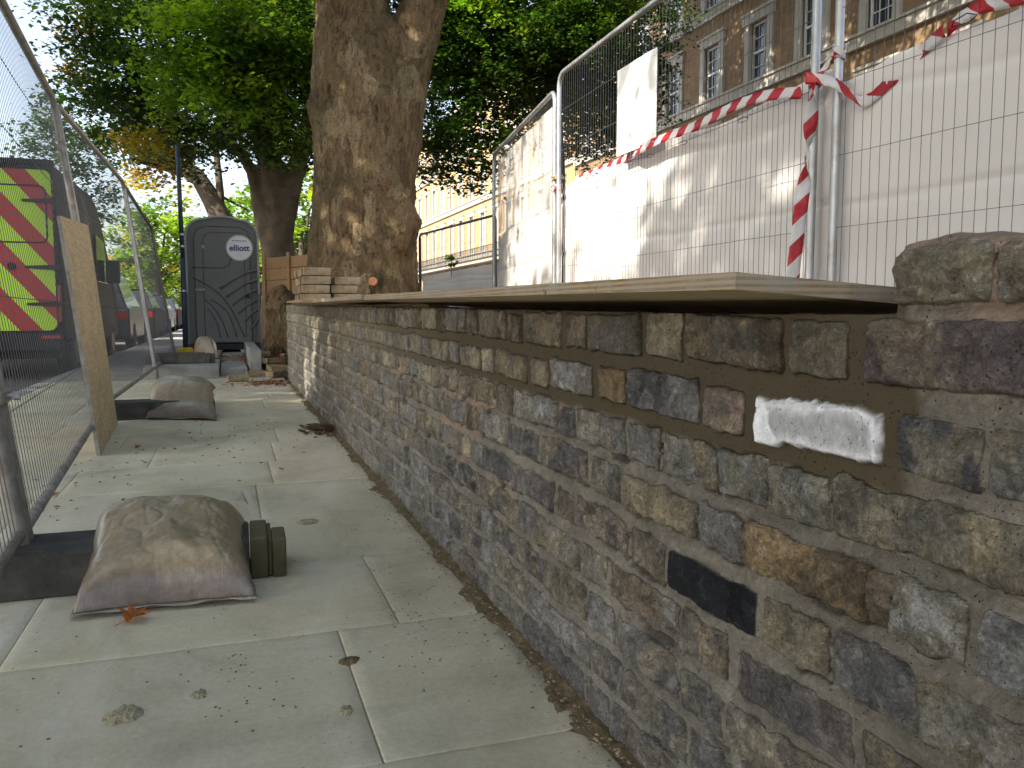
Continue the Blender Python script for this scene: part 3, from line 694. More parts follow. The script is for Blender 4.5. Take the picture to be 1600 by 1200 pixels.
# ---------------------------------------------------------------- sandbags
def sandbag(c, T, label, seed, foot_z=.125, vt=(.35, .6), name='sandbag', nn=90, cloth='bag', und=0):
    """c: four ground corners front-left, front-right, back-right, back-left"""
    c = [Vector(x) for x in c]; o = sum(c, Vector())/4; o.z = min(x.z for x in c)
    u = np.linspace(-1, 1, nn); U, Vv = np.meshgrid(u, u, indexing='ij')
    pu = U*(1-.09*(1-Vv**2)*np.abs(U)**2); pv = Vv*(1-.07*(1-U**2)*np.abs(Vv)**2)
    a = (pu+1)/2; b = (pv+1)/2
    C = [np.array(x-o) for x in c]
    B = ((1-a)*(1-b))[..., None]*C[0]+(a*(1-b))[..., None]*C[1]+(a*b)[..., None]*C[2]+((1-a)*b)[..., None]*C[3]
    drape = ss(vt[0]*2-1, vt[1]*2-1, Vv)*foot_z
    p = (np.clip(1-np.abs(U)**2.6, 0, 1)*np.clip(1-np.abs(Vv)**2.6, 0, 1))**.42
    crs = np.abs(fbm(U*1.1+Vv*.5, Vv*.7-U*.2, .8, seed+21, 4)-.5); crs2 = np.abs(fbm(U*1.4-Vv*.9, Vv*.8+U*.5, .6, seed+33, 3)-.5)
    lump = 1-.03*np.exp(-crs/.02)-.02*np.exp(-crs2/.015)+.22*(fbm(U, Vv, .9, seed, 3)-.5)+.07*(fbm(U, Vv, .3, seed+3, 3)-.5)
    edge = 1-np.maximum(np.abs(U), np.abs(Vv)); wr = (fbm(U*3.2+Vv, Vv*1.1, .6, seed+8, 3)-.5)*np.exp(-edge*4)*.02+(fbm(U*1.2, Vv*2.5, .7, seed+5, 3)-.5)*.006
    rim = .022+.01*(fbm(U, Vv, .4, seed+2)-.5)
    zt = drape+rim+T*p*lump+wr*np.minimum(1, p*2); zb = drape+rim-np.minimum(rim-.002, .1*p)
    zb = np.where(drape < .01, .004+rim*(1-np.minimum(1, p*2.2)), zb)
    Pt = B.copy(); Pt[..., 2] = B[..., 2]*0+zt; Pb = B.copy(); Pb[..., 2] = zb
    Pt[..., 0] += (fbm(U, Vv, .25, seed+11)-.5)*.02*(1-p); Pb[..., 0] = Pt[..., 0]
    root = empty(name, o); tag(root, label, 'sandbag', 'sandbags on the fence feet')
    me = bpy.data.meshes.new('filled_sack'); idx = np.arange(nn*nn).reshape(nn, nn)
    q = np.stack([idx[:-1, :-1], idx[1:, :-1], idx[1:, 1:], idx[:-1, 1:]], -1).reshape(-1, 4)
    np_mesh(me, np.concatenate([Pt.reshape(-1, 3), Pb.reshape(-1, 3)]), np.concatenate([q, q[:, ::-1]+nn*nn])); me.materials.append(M[cloth])
    me.polygons.foreach_set("use_smooth", [True]*len(me.polygons))
    link(bpy.data.objects.new('filled_sack', me), root)
    # thin plastic seam round the edge
    per = [(i, 0) for i in range(nn)]+[(nn-1, j) for j in range(1, nn)]+[(i, nn-1) for i in range(nn-2, -1, -1)]+[(0, j) for j in range(nn-2, 0, -1)]
    V = []; r = random.Random(seed)
    for k_, (i, j) in enumerate(per):
        P = Vector(Pt[i, j]); d = Vector((P.x, P.y, 0)).normalized()*(.006+.004*math.sin(k_*.13)+.002*r.random())
        h_ = -.006+.003*math.sin(k_*.21); V += [P+Vector((0, 0, -.001)), P+d+Vector((0, 0, h_)), P+d*.98+Vector((0, 0, h_-.0015))]
    n = len(per); F = []
    for k_ in range(n): F += [(3*k_, 3*k_+1, 3*((k_+1) % n)+1, 3*((k_+1) % n)), (3*k_+2, 3*k_, 3*((k_+1) % n), 3*((k_+1) % n)+2)]
    m = MB(); m.add(V, F); m.build('plastic_seam', M['film2'] if cloth == 'bag' else M[cloth], root, smooth=True)
    return root
big = sandbag([G(110, 972), G(404, 942), G(386, 845, .05), G(150, 850, .05)], .15, 'large brown sandbag over the nearest fence foot with an orange leaf at its front', 3, .07, (.2, .75))
sandbag([G(227, 657), G(339, 658), G(337, 630), G(238, 630)], .13, 'smaller sandbag on the second fence foot past the plywood sheet', 13, .11, (.08, .35), nn=50)
sandbag([G(301, 560, .142), G(342, 561, .142), G(338, 553, .142), G(304, 553, .142)], .2, 'small distant pale sandbag before the portable toilet door', 23, .05, (.1, .3), nn=40)
# torn white plastic corner of the big bag
p = PF(366, 783, 2.33)-big.location; m = MB()
m.add([p, p+Vector((.03, .005, .0)), p+Vector((.022, .01, .028)), p+Vector((.008, .02, .012)), p+Vector((.04, .02, -.02))], [(0, 1, 2), (0, 2, 3), (1, 4, 2), (2, 4, 3)]); m.build('torn_corner', M['film2'], big)
# ---------------------------------------------------------------- plywood sheet leaning on the fence
bl, br_, tr, tl = G(157, 713), G(184, 662), PF(138, 352, 5.62), PF(94, 337, 4.33)
nrm = (br_-bl).cross(tl-bl).normalized()*.018
root = empty('plywood_sheet', bl); tag(root, 'upright plywood sheet leaning against the road side fence', 'plywood sheet')
m = MB(); q = [x-bl for x in (bl, br_, tr, tl)]
m.add(q+[x-nrm for x in q], [(0, 1, 2, 3), (7, 6, 5, 4)]); m.build('sheet_face', M['ply'], root)
m = MB(); s_ = nrm*.0; e = [x for x in q]+[x-nrm for x in q]; m.add(e, [(0, 4, 5, 1), (1, 5, 6, 2), (2, 6, 7, 3), (3, 7, 4, 0)]); m.build('sheet_edge', M['galvdirty'], root)
# ---------------------------------------------------------------- orange leaf
def maple(loc, rz, s, label, mat):
    rad = [(0, 1.0), (18, .55), (32, .72), (50, .95), (66, .5), (85, .62), (108, .8), (125, .45), (150, .42), (172, .38)]
    pts = [(a, r) for a, r in rad]+[(360-a, r) for a, r in reversed(rad[1:])]
    V = [(0, 0, 0)]+[(math.cos(math.radians(a))*r*s, math.sin(math.radians(a))*r*s, s*(.55*abs(math.sin(math.radians(a)))**1.5*r+.12*math.cos(math.radians(3*a)))) for a, r in pts]
    n = len(pts); m = MB(); m.add(V, [(0, i+1, (i+1) % n+1) for i in range(n)]); 
    m.tube([(0, 0, 0), (-.6*s, .05*s, .05*s), (-1.1*s, .1*s, .02*s)], .014*s, 5)
    o = m.build('fallen_leaf', mat, smooth=False); o.location = loc; o.rotation_euler = (.1, -.05, rz); tag(o, label, 'leaf'); return o
M['oleaf'] = simple('dry_orange_leaf', (.34, .11, .025), .6, 0, .4, 30, .2, 60)
p = G(208, 972); maple((p.x, p.y, .012), 1.0, .052, 'curled orange maple leaf in front of the large sandbag', M['oleaf'])

for (px, py, rz_, s_, lb) in ((215, 700, .4, .03, 'small dry leaf on the paving beside the foot of the plywood sheet'), (440, 735, 2.2, .022, 'small brown leaf lying on open paving between the second sandbag and the wall'), (85, 775, 1.4, .026, 'small brown leaf by the nearest left fence')):
    p = G(px, py); maple((p.x, p.y, .006), rz_, s_, lb, M['oleaf'])
# ---------------------------------------------------------------- sheeting behind the right hand fences
def sheet(pts, zb, top, label, mat='sheet', amp=.018, seed=1, name='white_sheeting', n=160, m_=70, off=.05, foldz=True):
    """pts: plan polyline; top: function(s in 0..1) -> z"""
    pts = [Vector((p[0], p[1], 0)) for p in pts]; L = [0]
    for i in range(1, len(pts)): L.append(L[-1]+(pts[i]-pts[i-1]).length)
    s = np.linspace(0, L[-1], n); PXs = np.interp(s, L, [p.x for p in pts]); PYs = np.interp(s, L, [p.y for p in pts])
    dx = np.gradient(PXs, s); dy = np.gradient(PYs, s); T = np.linspace(0, 1, m_)
    Sg, Tg = np.meshgrid(s, T, indexing='ij'); zt = np.array([top(x/L[-1]) for x in s])[:, None]
    Z = zb+(zt-zb)*Tg
    w = (fbm(Sg, Z*.35, .55, seed, 3)-.5)*amp*1.6+(fbm(Sg*.5+Z*.8, Z-Sg*.5, .35, seed+4, 3)-.5)*amp
    if foldz: w += .012*np.exp(-((Z-(1.25+.1*(fbm(Sg, Sg*0, 1.5, 5)-.5)))/.012)**2)+.010*np.exp(-((Z-zt+.13+.03*np.sin(Sg*3))/.02)**2)
    o_ = off+w; X = PXs[:, None]+dy[:, None]*o_; Y = PYs[:, None]-dx[:, None]*o_
    org = np.array([PXs[0], PYs[0], zb]); P = np.stack([X, Y, Z], -1)-org
    o = grid_mesh(name, P, M[mat]); o.location = org; tag(o, label, 'sheeting', 'sheeting hung on the right hand fence'); 
    sol = o.modifiers.new('t', 'SOLIDIFY'); sol.thickness = .001
    return o
def toph(f): return f
sheet([(2.93, -.2), (2.685, 3.42)], .62, lambda s: 1.84+.07*(1-s)**.7*min(1, (1-s)*6)-.03*math.exp(-((s-.93)/.05)**2)+.012*math.sin(s*23), 'near white sheeting hung on the fence panel above the pier at the right', seed=3)
sheet([(2.69, 3.26), (2.79, 6.86)], .62, lambda s: 1.86+.015*math.sin(s*17)+.03*math.exp(-(s/.08)**2), 'long white sheeting behind the fence panel with the white board', seed=9)
sheet([(2.79, 6.9), (3.21, 10.0)], .55, lambda s: 1.84-.15*s+.02*math.sin(s*19), 'white sheeting on the fence panel below the clear film', seed=15)
sheet([(2.79, 6.94), (3.2, 9.96)], 1.72, lambda s: 2.62, 'clear streaky film over the top of the fence panel left of the white board', mat='film', seed=17, name='plastic_film', foldz=False)
sheet([(3.94, 12.2), (3.63, 16.1)], .15, lambda s: 1.5-.06*s, 'grey shaded sheeting on the farthest dark framed fence panel', seed=25, off=.05)
# small white board on the fence
a = Vector((2.68, 3.36, 0)); b = Vector((2.77, 6.8, 0)); d = (b-a).normalized()
y0, y1 = 4.93, 5.50
root = empty('white_board', (a.x+d.x*(y0-3.36)-.03, y0, 1.86)); tag(root, 'small blank white board tied to the mesh fence above the sheeting', 'sign board')
m = MB(); m.box(-.004, .004, 0, y1-y0, 0, .6); m.build('board_panel', M['white'], root, bevel=.002)
m = MB()
for zz in (.05, .3, .55):
    for yy in (.03, y1-y0-.03): m.tube([(-.006, yy, zz), (.0, yy, zz+.012), (.035, yy, zz), (.0, yy, zz-.012), (-.006, yy, zz)], .0022, 5)
m.build('cable_tie', M['black'], root)
# ---------------------------------------------------------------- barrier tape
def tape(pts, wd, w, label, group='red and white barrier tape', tw=None, seed=0, sub=10, name='barrier_tape'):
    pts = [Vector(p) for p in pts]; C = []
    for i in range(len(pts)-1):
        p0 = pts[max(i-1, 0)]; p1 = pts[i]; p2 = pts[i+1]; p3 = pts[min(i+2, len(pts)-1)]
        for k in range(sub):
            t = k/sub; C.append(.5*((2*p1)+(p2-p0)*t+(2*p0-5*p1+4*p2-p3)*t*t+(-p0+3*p1-3*p2+p3)*t**3))
    C.append(pts[-1]); n = len(C); W = []
    for i in range(n):
        f = i/(n-1)*(len(wd)-1); k = min(int(f), len(wd)-2); v = Vector(wd[k]).lerp(Vector(wd[k+1]), f-k); W.append(v.normalized() if v.length > 0 else Vector((0, 0, 1)))
    s = 0; P = np.zeros((n, 4, 3)); UV = np.zeros((n, 4, 2)); r = random.Random(seed)
    for i in range(n):
        if i: s += (C[i]-C[i-1]).length
        cr = .004*math.sin(s*60+seed)+.003*math.sin(s*131)
        tg = (C[min(i+1, n-1)]-C[max(i-1, 0)]).normalized(); nn = tg.cross(W[i])
        for j in range(4):
            q = C[i]+W[i]*(j/3-.5)*w+nn*cr*(1 if j in (1, 2) else -.6); P[i, j] = q-C[0]; UV[i, j] = (s, j/3)
    o = grid_mesh(name, P, M['tape'], uv=UV); o.location = C[0]; tag(o, label, 'barrier tape', group)
    sol = o.modifiers.new('t', 'SOLIDIFY'); sol.thickness = .0008; return o
fx = lambda y: 2.68+(y-3.36)*.0262-.035
tape([(fx(3.5)-.0, 3.42, 1.80), (fx(3.7), 3.7, 1.855), (fx(4), 4, 1.87), (fx(4.4), 4.4, 1.85), (fx(4.8), 4.8, 1.86), (fx(5.2), 5.2, 1.85), (fx(5.6)+.10, 5.6, 1.868), (fx(6.1)+.11, 6.1, 1.868), (fx(6.78)+.1, 6.6, 1.862)],
     [(0, .1, 1), (.25, .1, 1), (0, .2, 1), (.2, 0, 1), (0, 0, 1), (.2, .1, 1), (0, 0, 1)], .06, 'red and white tape running along the top of the long sheeting', seed=2)
tape([PF(1258, 122, 3.96), PF(1300, 128, 3.9), PF(1330, 148, 3.86), PF(1352, 158, 3.82), PF(1390, 128, 3.72), PF(1430, 90, 3.6), PF(1475, 48, 3.42)],
     [(0, 0, 1), (.3, 0, .3), (.1, .3, .9), (0, .3, 1), (0, .5, .7), (0, .4, .8), (0, .3, 1)], .055, 'drooping loop of red and white tape right of the pair of poles', seed=5)
tape([PF(1480, 48, 3.44), PF(1500, 30, 3.36), PF(1530, 12, 3.25), PF(1570, 2, 3.1), PF(1640, -14, 2.85)], [(0, 0, 1), (0, .2, 1), (0, 0, 1)], .055, 'red and white tape along the top of the sheeting at the right edge', seed=6)
tape([PF(1272, 128, 3.93), PF(1268, 180, 3.92), PF(1262, 230, 3.92), PF(1258, 275, 3.91), PF(1252, 320, 3.88), PF(1246, 370, 3.86), PF(1239, 432, 3.84), PF(1238, 470, 3.84)],
     [(.2, 1, 0), (.9, -.5, 0), (.3, .9, 0), (.8, -.6, 0), (1, -.4, 0), (1, -.3, 0), (1, -.5, 0)], .062, 'red and white tape hanging down between the pair of poles', seed=8)
def wrap(c, r, label, seed, h=.05, turns=2.2):
    pts = []
    for i in range(int(turns*10)): an = i/10*2*math.pi; pts.append((c[0]+math.cos(an)*r, c[1]+math.sin(an)*r, c[2]+math.sin(i*.7+seed)*.008+i*.0007))
    tape(pts, [(0, 0, 1), (0, 0, 1)], h, label, seed=seed, sub=3, name='tape_knot')
wrap((2.68, 3.36, 1.83), .026, 'red and white tape knot wound round the left pole of the pair', 3, .045)
wrap((2.695, 3.22, 1.92), .026, 'red and white tape knot wound round the right pole of the pair', 4, .045)
tape([(2.66, 3.35, 1.84), (2.67, 3.3, 1.87), (2.675, 3.25, 1.91)], [(0, .4, 1), (0, -.3, 1)], .04, 'short twist of tape joining the knots on the two poles', seed=12)
wrap((2.775, 6.86, 1.83), .05, 'faded tape knot on the posts at the left end of the long sheeting', 7, .05)
# cable ties on the sheet
for i, yy in enumerate((3.9, 4.55, 5.0, 5.3)):
    m = MB(); m.tube([(0, 0, 0), (-.012, .03, .008), (-.012, .07, .006), (0, .09, -.006), (.01, .06, -.01), (.006, .02, -.008), (0, 0, 0)], .002, 5)
    o = m.build('cable_tie', M['black']); o.location = (fx(yy)+.025, yy, 1.79); tag(o, 'black cable tie holding the long sheeting to a fence wire', 'cable tie', 'cable ties on the sheeting')
m = MB(); m.tube([(0, 0, 0), (-.02, -.03, .012), (-.02, -.09, .02), (0, -.115, .008), (.01, -.07, -.004), (0, 0, 0)], .0024, 5); o = m.build('cable_tie', M['black']); p = PF(1487, 42, 3.33); o.location = p
tag(o, 'black cable tie on the near sheeting beside the tape at the right', 'cable tie', 'cable ties on the sheeting')
# ---------------------------------------------------------------- portable toilet
def toilet():
    M['tgrey'] = simple('grey_moulded_plastic', (.16, .158, .152), .5, 0, .12, 2, .1, 40, dirt=(.12, .11, .095), dsc=2)
    M['trim'] = simple('pale_grey_trim', (.32, .32, .31), .5, 0, .12, 6, .1, 40)
    M['tline'] = simple('dark_groove', (.085, .085, .085), .6, 0, .1, 6, 0)
    c = PF(352, 548, 13.3); r = empty('portable_toilet', (c.x, c.y, .142), -.02)
    tag(r, 'dark grey portable toilet with a round white sign on its door', 'portable toilet')
    W, H, D = 1.12, 2.13, 1.15
    def outl(w, h, rr, z0=.0, n=10, crown=.05):
        pts = [(-w/2, z0), (w/2, z0)]
        for i in range(n+1):
            t = i/n*math.pi/2; pts.append((w/2-rr+rr*math.cos(t), h-rr-crown+rr*math.sin(t)))
        for i in range(1, 8):
            t = i/8; x = (w/2-rr)*(1-2*t); pts.append((x, h-crown+crown*math.sin(math.pi*t)))
        for i in range(n+1):
            t = math.pi/2+i/n*math.pi/2; pts.append((-w/2+rr+rr*math.cos(t), h-rr-crown+rr*math.sin(t)))
        return pts
    m = MB(); m.prism(outl(W-.04, H-.02, .26, .1), .02, D, 'Y'); m.build('cabin_shell', M['tgrey'], r, bevel=.012)
    # pale rim
    po = outl(W, H, .28, .9); pi = outl(W-.07, H-.035, .25, .9)
    n = len(po); V = []; F = []
    seqo = po[1:]+[po[0]]; seqi = pi[1:]+[pi[0]]
    for (x, z), (a, b) in zip(seqo, seqi): V += [(x, -.012, z), (a, -.012, b), (a, .05, b), (x, .05, z)]
    for i in range(len(seqo)-1):
        for k in range(4): F.append((4*i+k, 4*i+(k+1) % 4, 4*i+4+(k+1) % 4, 4*i+4+k))
    m = MB(); m.add(V, F); m.build('roof_rim', M['trim'], r, bevel=.006)
    m = MB(); m.box(-W/2, W/2, -.03, D+.02, .0, .09); m.build('base_skid', M['black'], r, bevel=.01)
    for x0 in (-.555, .505): m = MB(); m.box(x0, x0+.05, -.01, .03, .1, 1.4); m.build('corner_post', M['tgrey'], r, bevel=.01)
    # door
    m = MB(); m.prism(outl(.84, 1.96, .16, .12, crown=.02), -.022, .02, 'Y'); d = m.build('door', M['tgrey'], r, bevel=.008)
    def strip(pts, wd=.016, name='moulded_rib', mat='tline', y=-.026, par=None):
        m = MB(); m.tube([(x, y, z) for x, z in pts], wd/2, 6); return m.build(name, M[mat], par or d, smooth=True)
    strip([(-.42, .12), (-.42, 1.75), (-.37, 1.9), (-.25, 1.95), (.25, 1.95), (.37, 1.9), (.42, 1.75), (.42, .12)], .012)
    strip([(-.46, 1.3), (0.0, 1.3), (.1, 1.35), (.13, 1.45), (.13, 1.62)], .014)
    strip([(-.29, .2), (-.29, 1.72), (-.25, 1.82), (-.17, 1.86), (.29, 1.86), (.33, 1.8), (.33, .2)], .009)
    def curve(x0, z0, x1, z1, bow, n=10):
        return [(x0+(x1-x0)*t/n+bow*math.sin(math.pi*t/n)*.6, z0+(z1-z0)*t/n+bow*math.sin(math.pi*t/n)) for t in range(n+1)]
    strip(curve(-.46, 1.15, .3, .2, .14), .018); strip(curve(-.28, .8, .05, .2, .06), .016); strip(curve(-.24, .66, -.06, .2, .04), .014); strip(curve(-.2, .8, .18, .2, .1), .016)
    for k in range(6):
        strip(curve(-.05+.09*k, .98-.13*k, .52, 1.28-.16*k, .06), .03, mat='tgrey'); strip(curve(-.04+.09*k, .955-.13*k, .52, 1.255-.16*k, .06), .01)
    m = MB(); m.tube([(.36, -.055, .86), (.36, -.02, .86)], .03, 14); m.tube([(.33, -.05, .845), (.4, -.05, .83)], .01, 6); m.build('door_latch', M['black'], d)
    m = MB(); m.box(-.31, -.26, -.032, -.02, 1.6, 1.66); m.build('hinge_plate', M['trim'], d, bevel=.003)
    m = MB(); m.box(-.42, -.28, -.034, -.02, .94, .97); m.build('name_strip', M['trim'], d, bevel=.003)
    m = MB(); m.tube([(.26, -.036, 1.62), (.26, -.02, 1.62)], .205, 48); sg = m.build('round_sign', M['white'], r)
    M['navy'] = simple('navy_lettering', (.02, .02, .16), .5, 0, .05, 3, 0)
    ring = MB(); ring.tube([(.26+.195*math.cos(a*math.pi/24), -.037, 1.62+.195*math.sin(a*math.pi/24)) for a in range(49)], .003, 5); ring.build('sign_ring', M['navy'], sg)
    def text(s, size, x, z, bold=.0, nm='sign_lettering'):
        cu = bpy.data.curves.new('t', 'FONT'); cu.body = s; cu.size = size; cu.align_x = 'CENTER'; cu.align_y = 'CENTER'; cu.extrude = .0015; cu.offset = bold
        t = bpy.data.objects.new('t', cu); link(t); dg = bpy.context.evaluated_depsgraph_get(); me = bpy.data.meshes.new_from_object(t.evaluated_get(dg)); bpy.data.objects.remove(t)
        me.materials.clear(); me.materials.append(M['navy']); o = link(bpy.data.objects.new(nm, me), sg); o.location = (x, -.039, z); o.rotation_euler = (math.pi/2, 0, 0)
    text('elliott', .13, .26, 1.615, .003)
    text('hire service group', .03, .26, 1.735, .0005)
toilet()
# ---------------------------------------------------------------- blue post, foot
p = PF(290, 541, 12.3)
r = empty('sign_post', (p.x, p.y, .142)); tag(r, 'tall dark blue post rising in front of the portable toilet on its left', 'post')
m = MB(); m.tube([(0, 0, .02), (.0, 0, 1.4)], .038, 12); m.tube([(0, 0, 1.39), (-.02, 0, 3.02)], .032, 12); m.build('pole', M['bluepole'], r, smooth=True)
m = MB()
for z in (1.55, 1.72, .9): m.tube([(0, 0, z), (0, 0, z+.03)], .046, 12)
m.build('pole_band', M['galv'], r)
m = MB(); m.prism([(-.12, 0), (.12, 0), (.09, .08), (-.09, .08)], -.12, .12, 'Y'); m.build('yellow_base', M['yellow'], r, bevel=.01)
# ---------------------------------------------------------------- timber hoarding
a = PF(414, 470, 12.2); b = PF(492, 470, 11.3)
r = empty('timber_hoarding', (a.x, a.y, 0), math.atan2(b.y-a.y, b.x-a.x)); tag(r, 'rough timber hoarding boards between the portable toilet and the big tree', 'hoarding')
L = (b-a).length; n = 9
for i in range(n):
    m = MB(); z0 = .05+i*.165; m.box(random.uniform(-.02, .01), L+random.uniform(-.02, .03), random.uniform(-.004, .004), .025, z0, z0+.158); m.build('board', M['hoard'], r, bevel=.004)
m = MB(); m.box(-.01, .06, -.03, -.004, 0, 1.62); m.box(L*.5, L*.5+.07, -.03, -.004, 0, 1.58); m.build('upright', M['hoard'], r, bevel=.005)
# ---------------------------------------------------------------- vegetation helpers
def remeshed(name, mb, mat, parent, voxel, disp=.03, dscale=.3, sm=6, decim=None):
    o = mb.build(name, mat, parent, smooth=True)
    rm = o.modifiers.new('r', 'REMESH'); rm.mode = 'VOXEL'; rm.voxel_size = voxel; rm.use_smooth_shade = True
    s_ = o.modifiers.new('s', 'SMOOTH'); s_.iterations = sm; s_.factor = .6
    for (a, b) in ((disp, dscale), (disp*.4, dscale*.25)):
        tx_ = bpy.data.textures.new('bark', 'CLOUDS'); tx_.noise_scale = b; tx_.noise_depth = 3
        d = o.modifiers.new('d', 'DISPLACE'); d.texture = tx_; d.strength = a*2; d.mid_level = .5
    return o
GREEN = [(.035, .075, .014), (.05, .10, .016), (.075, .13, .02), (.03, .06, .016), (.11, .15, .022)]
def leaves(name, blobs, mat, parent, size=.11, dens=1300, palette=GREEN, seed=1, spray=.38, org=(0, 0, 0), flat=.35):
    """blobs: (x,y,z,r,palette or None): layered sprays of small leaves"""
    rng = np.random.default_rng(seed); Vs = []; Cs = []; org = np.array(org)
    for (bx, by, bz, br, pal) in blobs:
        N = int(dens*br*br*(.11/size)**2); per = 55; ns = max(3, N//per)
        d = rng.normal(size=(ns, 3)); d /= np.linalg.norm(d, axis=1)[:, None]
        rad = br*rng.random(ns)**.42; c = np.array([bx, by, bz])+d*rad[:, None]*np.array([1, 1, .8])
        # spray direction outwards, gently drooping
        out = d.copy(); out[:, 2] = out[:, 2]*.3-.15; out /= np.linalg.norm(out, axis=1)[:, None]
        tang = np.cross(out, np.array([0, 0, 1.])); tang /= np.linalg.norm(tang, axis=1)[:, None]+1e-6
        k = np.repeat(np.arange(ns), per); n = len(k)
        u = rng.normal(size=n)*spray*.75; v = rng.normal(size=n)*spray*.55; w = rng.normal(size=n)*.10*spray/.38
        P = c[k]+out[k]*u[:, None]+tang[k]*v[:, None]; P[:, 2] += w-.25*np.abs(u)*spray
        yaw = rng.random(n)*2*np.pi; tilt = rng.normal(size=n)*.55
        ax = np.stack([np.cos(yaw), np.sin(yaw), tilt*flat*2-.25], 1); ax /= np.linalg.norm(ax, axis=1)[:, None]
        nr = np.stack([rng.normal(size=n)*flat, rng.normal(size=n)*flat, np.ones(n)], 1); sd_ = np.cross(ax, nr); sd_ /= np.linalg.norm(sd_, axis=1)[:, None]
        up = np.cross(sd_, ax)
        sz = size*(.6+.8*rng.random(n))[:, None]
        Vs.append(np.stack([P-ax*sz*.5, P+sd_*sz*.36-ax*sz*.05+up*sz*.1, P+ax*sz*.55, P-sd_*sz*.36-ax*sz*.05+up*sz*.1], 1).reshape(-1, 3))
        pl = np.array(pal if pal is not None else palette); pick = rng.integers(0, len(pl), ns)
        col = pl[pick][k]*(.75+.5*rng.random((n, 1))); Cs.append(np.repeat(col, 4, axis=0))
    V = np.concatenate(Vs)-org; C = np.concatenate(Cs); C = np.concatenate([C, np.ones((len(C), 1))], 1)
    me = bpy.data.meshes.new(name); np_mesh(me, V, np.arange(len(V)).reshape(-1, 4)); me.materials.append(mat)
    a = me.color_attributes.new("Col", 'FLOAT_COLOR', 'POINT'); a.data.foreach_set("color", C.reshape(-1).astype(np.float32))
    return link(bpy.data.objects.new(name, me), parent)
def pb(px, py, F, r, pal=None): p = PF(px, py, F); return (p.x, p.y, p.z, r, pal)
YEL = [(.28, .24, .03), (.2, .22, .03), (.32, .22, .03)]; ORA = [(.36, .17, .03), (.3, .12, .02), (.4, .24, .05)]; LIME = [(.15, .25, .02), (.19, .27, .025), (.12, .21, .02)]  # LIME also puts the sunlit patches of a crown into leaf colour
DARK = [(.022, .045, .014), (.03, .055, .014), (.04, .07, .014)]  # darker tones also put the deep shade of the crowns into leaf colour
# ---- big plane tree beside the wall
def big_tree():
    F = 10.0; base = PF(567, 470, F); o = Vector((base.x, base.y, .55)); r = empty('plane_tree', o)
    tag(r, 'big forked plane tree trunk standing right behind the brick wall', 'tree')
    def q(px, py, dF=0): return PF(px, py, F+dF)-o
    m = MB(); b = q(567, 470)
    m.tube([(b.x, b.y, -.3), (b.x, b.y, .1), q(567, 470), q(567, 400), q(570, 300), q(570, 200), q(560, 110), q(553, 40), q(546, -60), q(545, -300), q(520, -600), q(470, -900)],
           [.9, .8, .665, .64, .60, .60, .55, .44, .39, .36, .33, .25], 24)
    m.tube([q(585, 330), q(600, 220), q(620, 130), q(645, 60), q(664, 0), q(692, -80), q(730, -300), q(800, -560), q(860, -900)], [.42, .44, .37, .29, .26, .25, .24, .2, .14], 20)
    for a_, rr in ((.3, .5), (1.5, .45), (2.9, .5), (4.0, .42), (5.2, .5)):
        m.tube([(b.x+math.cos(a_)*.35, b.y+math.sin(a_)*.35, .7), (b.x+math.cos(a_)*.62, b.y+math.sin(a_)*.62, .15), (b.x+math.cos(a_)*1.0, b.y+math.sin(a_)*1.0, -.15)], [.3, .28, .12], 10)
    # burr swelling low on the right
    m.tube([q(618, 395, -.35), q(626, 345, -.35), q(618, 300, -.3)], [.16, .26, .12], 14)
    m.tube([q(500, 200, -.1), q(499, 165, -.1), q(502, 130, -.1)], [.1, .17, .08], 12)
    remeshed('trunk', m, M['bark'], r, .035, .032, .22, 5)
    m = MB(); L = MB()
    kp = q(583, 440, -.63); m.tube([kp, kp+Vector((-.012, -.03, .004))], [.055, .05], 12)
    m.build('sawn_knot', simple('cut_wood', (.45, .2, .1), .8, 0, .2, 30, .2), r)
    # crown: high above the picture, limbs and leaves
    m = MB(); r2 = random.Random(4); bl = []
    for (x, y, z, rr) in ((1.0, 9, 9.6, 2.1), (3.4, 8.2, 9.4, 2.1), (4.6, 10.6, 9.2, 2.2), (-.6, 11.5, 9.8, 2.2), (2.2, 12.6, 10, 2.4), (1.6, 6.2, 8.9, 1.9), (4.2, 5.6, 8.8, 1.8), (-.8, 8, 10.6, 2), (2.4, 9.6, 11.6, 2.6), (5.6, 8, 10.4, 2), (-3.4, 7.4, 8.6, 2.1), (-5.0, 8.8, 8.8, 1.9), (-2.5, 9.2, 7.4, 1.8), (-4.6, 7.2, 6.8, 1.5), (-1.6, 8.2, 6.6, 1.2), (-6.4, 8.2, 9.6, 1.6), (7.5, 9.6, 11, 2.4), (7, 12.8, 11.5, 2.5), (4, 14, 11.5, 2.4), (9.6, 12, 11.5, 2.2), (6, 4.6, 10.5, 2.1), (8.8, 6.5, 11, 2.2)):
        bl.append((x, y, z, rr, None)); s0 = q(552, -300); e = Vector((x, y, z))-o
        m.tube([s0+Vector((0, 0, r2.uniform(0, 1.5))), s0.lerp(e, .5)+Vector((0, 0, .4)), e], [.16, .1, .03], 7)
    m.build('limbs', M['bark2'], r, smooth=True)
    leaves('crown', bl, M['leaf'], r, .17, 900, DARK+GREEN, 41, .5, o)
big_tree()
